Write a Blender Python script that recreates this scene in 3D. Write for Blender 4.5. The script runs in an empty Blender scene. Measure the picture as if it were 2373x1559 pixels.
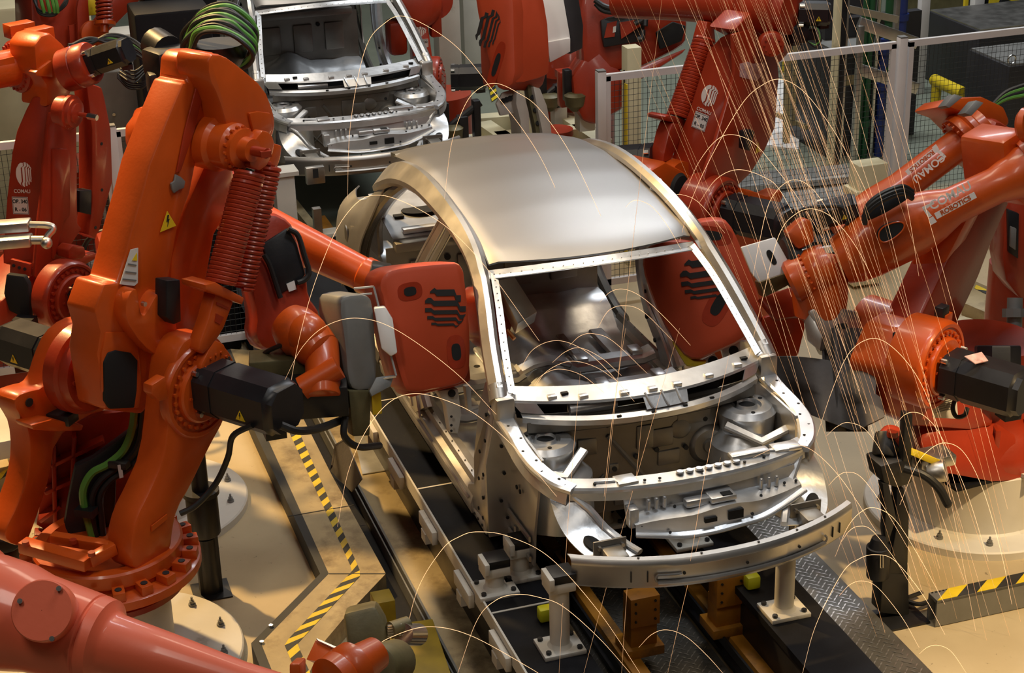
import bpy, bmesh, math, random
from mathutils import Vector as V, Matrix as MX
random.seed(7)
SC = bpy.context.scene
COL = SC.collection
PI = math.pi

# ---------------------------------------------------------------- camera
IW, IH, FPX, CAMZ = 2373.0, 1559.0, 4075.0, 5.0
_yaw, _pit, _rol = 0.30781, 0.40751, -0.02774
FWD = V((math.sin(_yaw)*math.cos(_pit), math.cos(_yaw)*math.cos(_pit), -math.sin(_pit)))
_r0 = V((math.cos(_yaw), -math.sin(_yaw), 0)); _u0 = _r0.cross(FWD)
RGT = math.cos(_rol)*_r0 + math.sin(_rol)*_u0
UPV = -math.sin(_rol)*_r0 + math.cos(_rol)*_u0
EYE = V((0, 0, CAMZ))
cd = bpy.data.cameras.new('camera'); cam = bpy.data.objects.new('camera', cd); COL.objects.link(cam)
cd.sensor_width = 36.0; cd.lens = 36.0*FPX/IW; cd.clip_end = 200
mw = MX.Identity(4)
for k in range(3):
    mw[k][0] = RGT[k]; mw[k][1] = UPV[k]; mw[k][2] = -FWD[k]; mw[k][3] = EYE[k]
cam.matrix_world = mw
SC.camera = cam

def ray(x, y): return RGT*((x-IW/2)/FPX) + UPV*((IH/2-y)/FPX) + FWD
def at_z(x, y, z): r = ray(x, y); return EYE + r*((z-CAMZ)/r.z)
def at_y(x, y, v): r = ray(x, y); return EYE + r*(v/r.y)
def at_x(x, y, v): r = ray(x, y); return EYE + r*(v/r.x)
def at_d(x, y, d): return EYE + ray(x, y)*d
def at_p(x, y, P, n): r = ray(x, y); return EYE + r*((P-EYE).dot(n)/r.dot(n))

# ---------------------------------------------------------------- mesh builder
def chaikin(p, k=1, closed=True):
    for _ in range(k):
        q = []; n = len(p)
        for i in range(n if closed else n-1):
            a, b = p[i], p[(i+1) % n]
            q += [a*0.75+b*0.25, a*0.25+b*0.75]
        if not closed: q = [p[0]]+q+[p[-1]]
        p = q
    return p
def catmull(p, k=6):
    p = [V(x) for x in p]
    if len(p) < 3: return p
    e = [p[0]*2-p[1]]+p+[p[-1]*2-p[-2]]; out = []
    for i in range(1, len(e)-2):
        a, b, c, d = e[i-1:i+3]
        for j in range(k):
            t = j/k
            out.append(0.5*((2*b)+(c-a)*t+(2*a-5*b+4*c-d)*t*t+(3*b-a-3*c+d)*t**3))
    out.append(p[-1]); return out
def frame(ax):
    ax = V(ax).normalized(); t = V((0, 0, 1)) if abs(ax.z) < 0.9 else V((1, 0, 0))
    a = ax.cross(t).normalized(); return a, ax.cross(a).normalized(), ax
class B:
    def __init__(s): s.bm = bmesh.new(); s.mi = 0
    def merge(s, t, bev=0, seg=2):
        bmesh.ops.remove_doubles(t, verts=t.verts, dist=1e-5)
        bmesh.ops.recalc_face_normals(t, faces=t.faces)
        if bev:
            es = [e for e in t.edges if len(e.link_faces) == 2 and e.calc_face_angle(0) > 0.6]
            if es: bmesh.ops.bevel(t, geom=es, offset=bev, segments=seg, affect='EDGES', profile=0.5, clamp_overlap=True)
        for f in t.faces: f.material_index = s.mi
        me = bpy.data.meshes.new('tmp'); t.to_mesh(me); t.free(); s.bm.from_mesh(me); bpy.data.meshes.remove(me); return s
    def poly(s, verts, faces, bev=0, seg=2):
        t = bmesh.new(); vs = [t.verts.new(v) for v in verts]
        for f in faces:
            try: t.faces.new([vs[i] for i in f])
            except ValueError: pass
        return s.merge(t, bev, seg)
    def box(s, c, d, rot=None, bev=0, seg=2):
        c = V(c); R = rot or MX.Identity(3); vs = []
        for x in (-.5, .5):
            for y in (-.5, .5):
                for z in (-.5, .5): vs.append(c+R @ V((x*d[0], y*d[1], z*d[2])))
        return s.poly(vs, [(0,1,3,2),(4,6,7,5),(0,4,5,1),(2,3,7,6),(0,2,6,4),(1,5,7,3)], bev, seg)
    def bar(s, p, q, w, h, up=(0,0,1), bev=0):
        p, q = V(p), V(q); d = (q-p); L = d.length; d.normalize(); u = V(up); sd = d.cross(u)
        if sd.length < 1e-4: sd = d.cross(V((1,0,0)))
        sd.normalize(); u = sd.cross(d).normalized()
        return s.box((p+q)/2, (w, L, h), MX((sd, d, u)).transposed(), bev)
    def prism(s, pts, vec, bev=0, seg=2):
        vec = V(vec); pts = [V(p) for p in pts]; n = len(pts)
        vs = pts+[p+vec for p in pts]
        fs = [tuple(range(n)), tuple(range(2*n-1, n-1, -1))]+[(i, (i+1) % n, n+(i+1) % n, n+i) for i in range(n)]
        return s.poly(vs, fs, bev, seg)
    def lathe(s, p0, ax, prof, n=32, ph=0):
        p0 = V(p0); a, b, c = frame(ax); vs = []; fs = []
        for (h, r) in prof:
            for i in range(n):
                w = 2*PI*i/n+ph; vs.append(p0+c*h+(a*math.cos(w)+b*math.sin(w))*max(r, 1e-4))
        m = len(prof)
        for j in range(m-1):
            for i in range(n): fs.append((j*n+i, j*n+(i+1) % n, (j+1)*n+(i+1) % n, (j+1)*n+i))
        if prof[0][1] > 1e-3: fs.append(tuple(range(n)))
        if prof[-1][1] > 1e-3: fs.append(tuple(range((m-1)*n, m*n)))
        return s.poly(vs, fs)
    def cyl(s, p, q, r, n=24, r2=None, bev=0, ph=0):
        p, q = V(p), V(q); L = (q-p).length; r2 = r if r2 is None else r2; b = bev
        pr = [(0, r-b), (b*.3, r-b*.3), (b, r), (L-b, r2), (L-b*.3, r2-b*.3), (L, r2-b)] if b else [(0, r), (L, r2)]
        return s.lathe(p, q-p, pr, n, ph)
    def ring(s, p, q, ro, ri, n=32):
        p, q = V(p), V(q); L = (q-p).length
        return s.lathe(p, q-p, [(0, ri), (0, ro), (L, ro), (L, ri), (0, ri)], n)
    def loft(s, loops, cap=True, closed=False, bev=0):
        n = len(loops[0]); m = len(loops); vs = [V(p) for l in loops for p in l]; fs = []
        for j in range(m if closed else m-1):
            k = (j+1) % m
            for i in range(n): fs.append((j*n+i, j*n+(i+1) % n, k*n+(i+1) % n, k*n+i))
        if cap and not closed: fs += [tuple(range(n)), tuple(range((m-1)*n, m*n))]
        return s.poly(vs, fs, bev)
    def tube(s, pts, r, n=8, sm=0, closed=False, rr=None):
        pts = [V(p) for p in pts]
        if sm: pts = catmull(pts, sm)
        m = len(pts); loops = []; a = None
        for i, p in enumerate(pts):
            if closed: d = pts[(i+1) % m]-pts[i-1]
            else: d = pts[min(i+1, m-1)]-pts[max(i-1, 0)]
            if d.length < 1e-9: d = V((0,0,1))
            d.normalize()
            if a is None: a = frame(d)[0]
            a = (a-d*a.dot(d)); a = a.normalized() if a.length > 1e-6 else frame(d)[0]
            b = d.cross(a); ra = r if rr is None else rr(i/(m-1))
            loops.append([p+(a*math.cos(2*PI*k/n)+b*math.sin(2*PI*k/n))*ra for k in range(n)])
        return s.loft(loops, True, closed)
    def sheet(s, grid, th, flip=False):
        # grid: list of rows of points; gives a sheet of thickness th
        R, K = len(grid), len(grid[0]); g = [[V(p) for p in r] for r in grid]; N = []
        for i in range(R):
            for j in range(K):
                du = g[min(i+1, R-1)][j]-g[max(i-1, 0)][j]; dv = g[i][min(j+1, K-1)]-g[i][max(j-1, 0)]
                n = du.cross(dv); n = n.normalized() if n.length > 1e-9 else V((0,0,1)); N.append(-n if flip else n)
        vs = [p for r in g for p in r]; vs += [p-N[i]*th for i, p in enumerate(vs)]; O = R*K; fs = []
        ix = lambda i, j: i*K+j
        for i in range(R-1):
            for j in range(K-1):
                q = (ix(i,j), ix(i,j+1), ix(i+1,j+1), ix(i+1,j)); fs.append(q); fs.append(tuple(O+x for x in q[::-1]))
        rim = [ix(0,j) for j in range(K)]+[ix(i,K-1) for i in range(1,R)]+[ix(R-1,j) for j in range(K-2,-1,-1)]+[ix(i,0) for i in range(R-2,0,-1)]
        for k in range(len(rim)):
            a, b = rim[k], rim[(k+1) % len(rim)]; fs.append((a, b, O+b, O+a))
        return s.poly(vs, fs)
    def sweep(s, path, sec, nrm, bev=0):
        # path of points, sec(i)->(w,t), nrm(i) outward normal; chamfered flat section
        path = [V(p) for p in path]; m = len(path); loops = []
        for i, p in enumerate(path):
            d = (path[min(i+1, m-1)]-path[max(i-1, 0)]).normalized(); n = V(nrm(i)); n = (n-d*n.dot(d)).normalized(); sd = d.cross(n)
            w, t = sec(i); w /= 2; t /= 2; c = min(w, t)*.55
            loops.append([p+sd*x+n*y for x, y in ((-w,-t+c),(-w+c,-t),(w-c,-t),(w,-t+c),(w,t-c),(w-c,t),(-w+c,t),(-w,t-c))])
        return s.loft(loops)
    def ball(s, c, r, n=16, sc=(1,1,1)):
        t = bmesh.new(); bmesh.ops.create_uvsphere(t, u_segments=n, v_segments=n//2, radius=r)
        for v in t.verts: v.co = V((v.co.x*sc[0], v.co.y*sc[1], v.co.z*sc[2]))+V(c)
        return s.merge(t)

# ---------------------------------------------------------------- objects
def wloc(o):
    p = V(o.location)
    while o.parent: o = o.parent; p = p+V(o.location)
    return p
def obj(name, b, mat, parent=None, ang=35, label=None, loc=None):
    me = bpy.data.meshes.new(name); b.bm.to_mesh(me); b.bm.free()
    off = wloc(parent) if parent else V(loc or (0,0,0))
    me.transform(MX.Translation(-off))
    for p in me.polygons: p.use_smooth = True
    me.set_sharp_from_angle(angle=math.radians(ang))
    for m_ in (mat if isinstance(mat, (list, tuple)) else [mat]): me.materials.append(m_)
    o = bpy.data.objects.new(name, me); COL.objects.link(o)
    if parent: o.parent = parent
    elif loc: o.location = V(loc)
    if label: o['label'] = label
    return o
def tag(o, label, cat, group=None, kind=None):
    o['label'] = label; o['category'] = cat
    if group: o['group'] = group
    if kind: o['kind'] = kind
    return o
def thing(name, label, cat, loc, group=None):
    o = bpy.data.objects.new(name, None); COL.objects.link(o); o.location = V(loc); o.empty_display_size = .1
    return tag(o, label, cat, group)
def struct(name, b, mat):
    o = obj(name, b, mat); o['kind'] = 'structure'; return o
def copy_tree(o, parent=None, keep=True):
    c = o.copy(); COL.objects.link(c)
    if parent: c.parent = parent
    for ch in list(o.children): copy_tree(ch, c)
    return c

# ---------------------------------------------------------------- materials
def mat(name, col, rough=.5, metal=0, coat=0, var=.0, vs=6.0, bump=0, bs=40, dirt=None, ds=3.0, dth=(.55,.75), emit=None, aniso=0, alpha=1, trans=0, spec=.5):
    m = bpy.data.materials.new(name); m.use_nodes = True; nt = m.node_tree; N = nt.nodes; L = nt.links; p = N['Principled BSDF']
    p.inputs['Base Color'].default_value = (*col, 1); p.inputs['Roughness'].default_value = rough; p.inputs['Metallic'].default_value = metal
    p.inputs['Coat Weight'].default_value = coat; p.inputs['Coat Roughness'].default_value = .12; p.inputs['Specular IOR Level'].default_value = spec
    if trans: p.inputs['Transmission Weight'].default_value = trans
    if alpha < 1: p.inputs['Alpha'].default_value = alpha
    tc = N.new('ShaderNodeTexCoord'); cur = None
    if var:
        n = N.new('ShaderNodeTexNoise'); n.inputs['Scale'].default_value = vs; n.inputs['Detail'].default_value = 5; L.new(tc.outputs['Object'], n.inputs['Vector'])
        r = N.new('ShaderNodeValToRGB'); e = r.color_ramp.elements; e[0].position = .3; e[1].position = .72
        e[0].color = (*[max(0, c*(1-var)) for c in col], 1); e[1].color = (*[min(1, c*(1+var)) for c in col], 1)
        L.new(n.outputs['Fac'], r.inputs['Fac']); cur = r.outputs['Color']
        mr = N.new('ShaderNodeMapRange'); mr.inputs['To Min'].default_value = max(.02, rough-.08); mr.inputs['To Max'].default_value = min(1, rough+.1)
        L.new(n.outputs['Fac'], mr.inputs['Value']); L.new(mr.outputs['Result'], p.inputs['Roughness'])
    if dirt:
        n = N.new('ShaderNodeTexNoise'); n.inputs['Scale'].default_value = ds; n.inputs['Detail'].default_value = 9; n.inputs['Roughness'].default_value = .68; L.new(tc.outputs['Object'], n.inputs['Vector'])
        r = N.new('ShaderNodeValToRGB'); e = r.color_ramp.elements; e[0].position, e[1].position = dth; e[0].color = (0,0,0,1); e[1].color = (1,1,1,1); L.new(n.outputs['Fac'], r.inputs['Fac'])
        mx = N.new('ShaderNodeMixRGB'); mx.inputs['Color2'].default_value = (*dirt, 1); mx.inputs['Color1'].default_value = (*col, 1); L.new(r.outputs['Color'], mx.inputs['Fac'])
        if cur: L.new(cur, mx.inputs['Color1'])
        cur = mx.outputs['Color']
    if cur: L.new(cur, p.inputs['Base Color'])
    if bump:
        n = N.new('ShaderNodeTexNoise'); n.inputs['Scale'].default_value = bs; n.inputs['Detail'].default_value = 4; L.new(tc.outputs['Object'], n.inputs['Vector'])
        bn = N.new('ShaderNodeBump'); bn.inputs['Strength'].default_value = bump; bn.inputs['Distance'].default_value = .01; L.new(n.outputs['Fac'], bn.inputs['Height']); L.new(bn.outputs['Normal'], p.inputs['Normal'])
    if emit:
        p.inputs['Emission Color'].default_value = (*emit[:3], 1); p.inputs['Emission Strength'].default_value = emit[3]
    return m
MT = dict(
    orange=mat('orange_lit_paint', (.58,.082,.006), .38, 0, .3, .12, 4, .06, 60, dirt=(.16,.03,.012), ds=2.2, dth=(.62,.85)),  # robot paint with warm lamp light put into its colour
    red=mat('red_shaded_paint', (.36,.032,.008), .40, 0, .3, .14, 4, .06, 60, dirt=(.12,.02,.012), ds=2.2, dth=(.6,.85)),  # same robot paint darkened for weaker light; also plain red parts
    salmon=mat('faded_red_paint', (.82,.15,.07), .45, 0, .3, .06, 3, .04, 50),
    guncover=mat('red_moulded_cover', (.50,.062,.018), .5, 0, .1, .06, 5, .03, 80),
    steel=mat('bare_body_steel', (.56,.54,.51), .36, .85, 0, .10, 5, .05, 18),
    zinc=mat('zinc_coated_steel', (.72,.73,.74), .32, .72, 0, .12, 9, .10, 26),
    roof=mat('smooth_roof_steel', (.35,.335,.32), .42, 1, 0),
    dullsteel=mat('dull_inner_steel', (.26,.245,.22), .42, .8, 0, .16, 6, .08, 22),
    alu=mat('machined_aluminium', (.62,.60,.56), .38, 1, 0, .1, 8, .04, 60),
    black=mat('black_coated_metal', (.012,.012,.014), .42, 0, 0, .3, 8, .05, 60),
    rubber=mat('black_hose_rubber', (.012,.012,.012), .5),
    green=mat('green_cable_sheath', (.10,.30,.05), .4),
    blackhole=mat('black_recess', (.006,.006,.006), .8),
    white=mat('white_painted_steel', (.66,.63,.56), .48, 0, 0, .06, 5, .03, 50, dirt=(.22,.17,.10), ds=4, dth=(.62,.8)),
    fence=mat('white_fence_frame', (.72,.70,.70), .45, 0, 0, .05, 4),
    wire=mat('dark_fence_wire', (.02,.022,.022), .5),
    cream=mat('cream_painted_frame', (.68,.63,.42), .5, 0, 0, .08, 5, dirt=(.25,.2,.1), ds=4, dth=(.6,.8)),
    conc=None, tan=mat('worn_tan_steel', (.42,.33,.18), .45, .3, 0, .2, 4, .1, 30, dirt=(.12,.08,.04), ds=3.5, dth=(.5,.75)),
    deck=mat('shade_dark_deck', (.007,.007,.009), .6, 0, 0, .3, 6, .08, 40, dirt=(.03,.026,.02), ds=8, dth=(.6,.8), spec=.2),  # dark plate, base lowered further to stand in for missing light
    checker=mat('diamond_tread_plate', (.16,.15,.13), .42, .7, 0, .25, 5, .05, 60),
    amber=mat('amber_rail_paint', (.50,.21,.018), .5, 0, 0, .2, 5, .08, 40, dirt=(.09,.05,.02), ds=3, dth=(.5,.72)),
    yellow=mat('yellow_paint', (.75,.55,.02), .5, 0, 0, .1, 8, dirt=(.2,.15,.04), ds=9, dth=(.62,.8)),
    lime=mat('lime_sensor_plastic', (.62,.66,.02), .45),
    tapeblack=mat('black_tape', (.03,.03,.028), .6, 0, 0, .3, 9),
    grey=mat('grey_painted_steel', (.20,.20,.19), .5, .2, 0, .15, 5, .05, 40),
    cabinet=mat('dark_cabinet_paint', (.030,.029,.032), .45, 0, 0, .1, 4),
    motor=mat('black_motor_housing', (.013,.013,.016), .38, 0, 0, .25, 6, .03, 60),
    motoroliv=mat('dusty_motor_top', (.16,.13,.07), .6, 0, 0, .2, 8),
    chrome=mat('bright_bolt_metal', (.75,.73,.68), .25, 1),
    copper=mat('copper_electrode', (.72,.36,.16), .3, 1),
    label=mat('white_label', (.72,.70,.66), .5),
    ink=mat('black_print', (.02,.02,.02), .6),
    whiteink=mat('white_print', (.80,.74,.68), .55),
    plateglow=mat('bright_white_plate', (.88,.87,.85), .35, 0, 0, .03, 5),
    pink=mat('pale_dust_patch', (.62,.40,.40), .7, 0, 0, .2, 30, dirt=(.4,.1,.07), ds=16, dth=(.5,.7)),
    blue=mat('blue_pipe_paint', (.02,.04,.20), .4),
    dgreen=mat('dark_green_pipe', (.02,.10,.04), .4),
    gunsteel=mat('pale_gun_arm_steel', (.50,.46,.40), .4, .25, 0, .08, 6),
    ochre=mat('dark_ochre_paint', (.30,.20,.012), .5, 0, 0, .3, 6),  # darker, browner than the plain yellow paint
    olive=mat('olive_casting', (.13,.11,.05), .5, .2, 0, .25, 8, .1, 40),
    cloth=mat('grey_cover_fabric', (.11,.10,.095), .8, 0, 0, .25, 5, .25, 30),
    tyellow=mat('warning_yellow', (.85,.62,.02), .5),
)
def floor_mat():
    m = bpy.data.materials.new('worn_concrete'); m.use_nodes = True; nt = m.node_tree; N = nt.nodes; L = nt.links; p = N['Principled BSDF']
    tc = N.new('ShaderNodeTexCoord')
    def noise(sc, det, rough, ramp):
        n = N.new('ShaderNodeTexNoise'); n.inputs['Scale'].default_value = sc; n.inputs['Detail'].default_value = det; n.inputs['Roughness'].default_value = rough; L.new(tc.outputs['Object'], n.inputs['Vector'])
        r = N.new('ShaderNodeValToRGB'); L.new(n.outputs['Fac'], r.inputs['Fac']); e = r.color_ramp.elements
        e[0].position, e[0].color = ramp[0][0], (*ramp[0][1], 1); e[1].position, e[1].color = ramp[1][0], (*ramp[1][1], 1); return r.outputs['Color']
    base = noise(.9, 8, .6, ((.3, (.42,.33,.19)), (.7, (.57,.46,.28))))
    spk = noise(22, 6, .7, ((.64, (1,1,1)), (.72, (.12,.10,.08))))
    mx = N.new('ShaderNodeMixRGB'); mx.blend_type = 'MULTIPLY'; mx.inputs['Fac'].default_value = .8; L.new(base, mx.inputs['Color1']); L.new(spk, mx.inputs['Color2'])
    # greenish traffic lanes beyond the cell fence
    sx = N.new('ShaderNodeSeparateXYZ'); L.new(tc.outputs['Object'], sx.inputs['Vector'])
    mr = N.new('ShaderNodeMapRange'); mr.inputs['From Min'].default_value = 12.6; mr.inputs['From Max'].default_value = 12.9; L.new(sx.outputs['Y'], mr.inputs['Value'])
    far = noise(.7, 6, .6, ((.3, (.16,.18,.14)), (.7, (.24,.26,.20))))
    m2 = N.new('ShaderNodeMixRGB'); L.new(mr.outputs['Result'], m2.inputs['Fac']); L.new(mx.outputs['Color'], m2.inputs['Color1']); L.new(far, m2.inputs['Color2'])
    L.new(m2.outputs['Color'], p.inputs['Base Color']); p.inputs['Roughness'].default_value = .55
    n = N.new('ShaderNodeTexNoise'); n.inputs['Scale'].default_value = 30; L.new(tc.outputs['Object'], n.inputs['Vector'])
    bn = N.new('ShaderNodeBump'); bn.inputs['Strength'].default_value = .08; L.new(n.outputs['Fac'], bn.inputs['Height']); L.new(bn.outputs['Normal'], p.inputs['Normal'])
    return m
MT['conc'] = floor_mat()

# ---------------------------------------------------------------- lettering and stickers
def text_mesh(s, size, align='CENTER', thin=0):
    c = bpy.data.curves.new('txt', 'FONT'); c.body = s; c.size = size; c.align_x = align; c.align_y = 'CENTER'; c.extrude = .0012; c.offset = thin
    o = bpy.data.objects.new('txt', c); COL.objects.link(o)
    dg = bpy.context.evaluated_depsgraph_get(); me = bpy.data.meshes.new_from_object(o.evaluated_get(dg)); bpy.data.objects.remove(o); bpy.data.curves.remove(c); return me
def put_mesh(b, me, P, ex, ey, off=.003):
    ex = V(ex).normalized(); ey = V(ey); ey = (ey-ex*ey.dot(ex)).normalized(); n = ex.cross(ey)
    M4 = MX.Identity(4)
    for k in range(3): M4[k][0] = ex[k]; M4[k][1] = ey[k]; M4[k][2] = n[k]; M4[k][3] = (V(P)+n*off)[k]
    me.transform(M4); b.bm.from_mesh(me); bpy.data.meshes.remove(me)
def text(s, size, P, ex, ey, m, parent, name='lettering', align='CENTER', thin=0, off=.004, label=None, sx=1):
    b = B(); me = text_mesh(s, size, align, thin)
    if sx != 1: me.transform(MX.Diagonal((sx, 1, 1, 1)))
    put_mesh(b, me, P, ex, ey, off); return obj(name, b, m, parent, label=label)
def flat(pts2, P, ex, ey, th=.003, off=.001):
    ex = V(ex).normalized(); ey = V(ey); ey = (ey-ex*ey.dot(ex)).normalized(); n = ex.cross(ey)
    return [V(P)+ex*x+ey*y+n*off for x, y in pts2], n*th
def sticker_triangle(P, ex, ey, sz, parent):
    b = B(); pts, v = flat([(-sz/2,-sz*.42),(sz/2,-sz*.42),(0,sz*.45)], P, ex, ey, .002); b.prism(pts, v)
    o = obj('warning_sticker', b, MT['tyellow'], parent, label='yellow triangular warning sticker')
    b = B(); q = sz*.5
    pts, v = flat([(-.05*q,.5*q),(.16*q,.5*q),(.04*q,.1*q),(.2*q,.1*q),(-.12*q,-.6*q),(-.02*q,-.1*q),(-.2*q,-.1*q)], P, ex, ey, .002, .003); b.prism(pts, v)
    obj('warning_bolt', b, MT['ink'], o)
    return o
def logo(P, ex, ey, R, m, parent, rot=0, sx=1, slots=False):
    # round emblem cut by stepped bars: a thick crescent and three thinner stepped strokes
    b = B()
    def clipx(y): return math.sqrt(max(0, R*R-y*y))
    def stroke(x0, x1, y0, y1, sh):
        # stepped vertical stroke from y0 (top) to y1 (bottom): top part offset +sh, bottom straight
        ys = [y1+(y0-y1)*k/14 for k in range(15)]; Lf = []; Rt = []
        for y in ys:
            t = (y-y1)/(y0-y1); s_ = sh if t > .84 else (-sh*.5 if t < .18 else 0)
            lim = clipx(y)
            a, c = max(-lim, min(lim, x0+s_)), max(-lim, min(lim, x1+s_))
            Lf.append((a, y)); Rt.append((c, y))
        pts = Lf+Rt[::-1]; out = []
        for p_ in pts:
            if not out or abs(out[-1][0]-p_[0])+abs(out[-1][1]-p_[1]) > 1e-5: out.append(p_)
        P3, v = flat([(x_*sx, y_) for x_, y_ in out], P, ex, ey, .002); b.prism(P3, v)
    if slots:
        for x0, x1, y_, sh in ((-.78,-.50,.72,.26),(-.30,-.06,.95,.26),(.12,.30,.95,.22),(.44,.58,.85,.16),(.70,.80,.66,.1)): stroke(x0*R, x1*R, y_*R, -y_*R, sh*R)
        return obj('emblem', b, m, parent, label='round emblem of stepped black slots')
    stroke(-R, -.38*R, .93*R, -.97*R, .28*R)
    stroke(-.22*R, .05*R, .97*R, -.99*R, .24*R)
    stroke(.17*R, .36*R, .92*R, -.92*R, .2*R)
    stroke(.46*R, .6*R, .8*R, -.8*R, .14*R)
    stroke(.68*R, .8*R, .62*R, -.6*R, .08*R)
    return obj('emblem', b, m, parent, label='round emblem of stepped vertical strokes')
def bolts(b, C, ax, R, n, r=.011, h=.014, ph=0, skip=None):
    a, c, d = frame(ax)
    for i in range(n):
        if skip and i in skip: continue
        w = 2*PI*i/n+ph; q = V(C)+(a*math.cos(w)+c*math.sin(w))*R
        b.cyl(q-d*.004, q+d*h, r, 8)
# ================================================================ SETTING
b = B(); b.box((4, 16, -.1), (60, 60, .2)); struct('floor', b, MT['conc'])

def zpts(px, z): return [at_z(x, y, z) for x, y in px]
# raised walkway plate on the operator side, dark edge strip, hazard tape
PZ = .12
outer = zpts([(510,815),(582.5,983),(742,1329),(582,1490),(612,1570),(700,1780)], PZ)
inner = zpts([(534,808),(606,985),(762,1329),(605,1490),(637,1570),(728,1780)], PZ)
right = zpts([(880,1780),(716,1560),(754,1483),(804,1424),(894,1329),(768,1099),(668,900),(628,815)], PZ)
def down(p, z=0): return V((p.x, p.y, z))
wp = thing('walkway_plate', 'worn tan walkway plate with dark edge strip, bent like a chevron beside the tan rail', 'walkway', (1.4, 8.0, 0))
b = B(); b.prism(inner+right, (0,0,-PZ)); b.mi = 1
for s_ in (((762,1329),(894,1329)), ((668,1196),(820,1170))):
    p, q = zpts(s_, PZ+.001); b.bar(p, q, .006, .003)
obj('walking_surface', b, [MT['tan'], MT['ink']], wp)
b = B()
for i in range(len(outer)-1):
    b.prism([outer[i], outer[i+1], inner[i+1], inner[i]], (0,0,-PZ+.004))
b.mi = 1
for p_ in ((628,1452),(607,1490)): q = at_z(*p_, PZ); b.cyl(q, q+V((0,0,.012)), .012, 8)
obj('edge_strip', b, [MT['tapeblack'], MT['chrome']], wp)
def tape(name, L, R, period, z, parent=None, slant=.35, mats=None, lift=.002):
    # L,R polylines (3D) of the two edges; alternating stripes
    def walk(pl):
        d = [0]
        for i in range(1, len(pl)): d.append(d[-1]+(pl[i]-pl[i-1]).length)
        return d
    dl, dr = walk(L), walk(R); b = bmesh.new()
    def at(pl, d, t):
        s = t*d[-1]; s = max(0, min(d[-1], s))
        for i in range(1, len(pl)):
            if s <= d[i]+1e-9: return pl[i-1].lerp(pl[i], (s-d[i-1])/max(1e-9, d[i]-d[i-1]))
        return pl[-1]
    n = max(2, int(dl[-1]/period*2)); sl = slant/n*2
    for k in range(n+1):
        a0, a1 = k/n, (k+1)/n
        q = [at(L, dl, a0), at(L, dl, a1), at(R, dr, a1-sl), at(R, dr, a0-sl)]
        q = [p+V((0,0,lift)) for p in q]
        if min((q[1]-q[0]).length, (q[3]-q[2]).length) < 1e-4: continue
        vs = [b.verts.new(p) for p in q]; f = b.faces.new(vs); f.material_index = k % 2
    bb = B(); bb.bm = b
    bmesh.ops.recalc_face_normals(b, faces=b.faces)
    return obj(name, bb, mats or [MT['yellow'], MT['tapeblack']], parent)
TL = zpts([(600,850),(715,1099),(817,1322),(658,1492),(700,1590)], PZ); TR = zpts([(625,848),(737,1099),(838,1331),(689,1492),(728,1580)], PZ)
tag(tape('hazard_tape', TL, TR, .125, PZ), 'yellow and black hazard tape stuck along the bent walkway plate', 'tape')

# dark plate laid flat on the floor for the trough, and tan guide rail
b = B(); b.box((1.86, 8.0, .008), (.34, 9.5, .012)); tag(obj('trough_plate', b, MT['deck']), 'dark trough plate between walkway and tan guide rail', 'trough')
gr = thing('guide_rail', 'long tan steel guide rail running along the left side of the car', 'rail', (2.0, 8, 0))
b = B(); b.box((2.01, 7.2, .05), (.22, 7.6, .10), bev=.004); obj('rail_top', b, MT['tan'], gr)
b = B(); b.box((1.892, 7.2, .06), (.012, 7.6, .12)); b.box((1.872, 7.2, .05), (.008, 7.6, .1)); obj('edge_lip', b, MT['grey'], gr)
b = B(); b.prism(zpts([(820,1010),(905,990),(960,1080),(840,1100)], .102), (0,0,.006)); obj('cover_plate', b, MT['zinc'], gr)
# metal sheet leaning against the rail on its left
b = B(); q = [at_x(775,1030,1.80), at_x(800,1015,1.84), at_x(838,1110,1.84), at_x(815,1140,1.8), at_x(765,1090,1.8)]
b.prism(q, (.006,0,.0)); tag(obj('deflector_sheet', b, MT['cloth']), 'grimy grey deflector sheet standing left of the guide rail under the welding tool', 'sheet')

# ---------------------------------------------------------------- transfer cart / skid
DK = .5
def bed(name, x0, x1, label, lip):
    t = thing(name, label, 'conveyor bed', ((x0+x1)/2, 8, 0))
    b = B(); b.box(((x0+x1)/2, 8.2, DK-.02), (x1-x0-.02, 7.0, .04)); b.mi = 1
    if lip:
        for y in (6.83, 8.15, 9.3): b.box(((x0+x1)/2, y, DK+.001), (x1-x0-.03, .012, .004))
    obj('deck_plate', b, [MT['deck'], MT['white']], t)
    b = B(); b.box(((x0+x1)/2, 8.2, DK-.16), (x1-x0-.10, 7.0, .23)); b.box(((x0+x1)/2, 8.2, .12), (x1-x0-.14, 6.9, .24)); obj('bed_beam', b, MT['black'], t)
    if lip:
        b = B(); b.box((x0+.006, 8.2, DK-.035), (.010, 7.0, .085)); obj('side_lip', b, MT['white'], t)
        k = 0
        for y in (5.4, 6.05, 6.62, 7.2, 7.85, 8.5, 9.1, 9.8):
            b = B(); b.box((x0-.016, y, DK-.07), (.03, .26, .075), bev=.004); b.box((x0-.022, y+.03, DK-.135), (.03, .08, .06)); obj('side_bracket', b, MT['white'], t)
    return t
bed('conveyor_bed', 2.02, 2.36, 'black conveyor bed with white bracketed side lip under the front car body', True)
bed('conveyor_bed', 3.20, 3.52, 'dark blue-grey conveyor bed under the right end of the front bumper beam', False)
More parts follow.
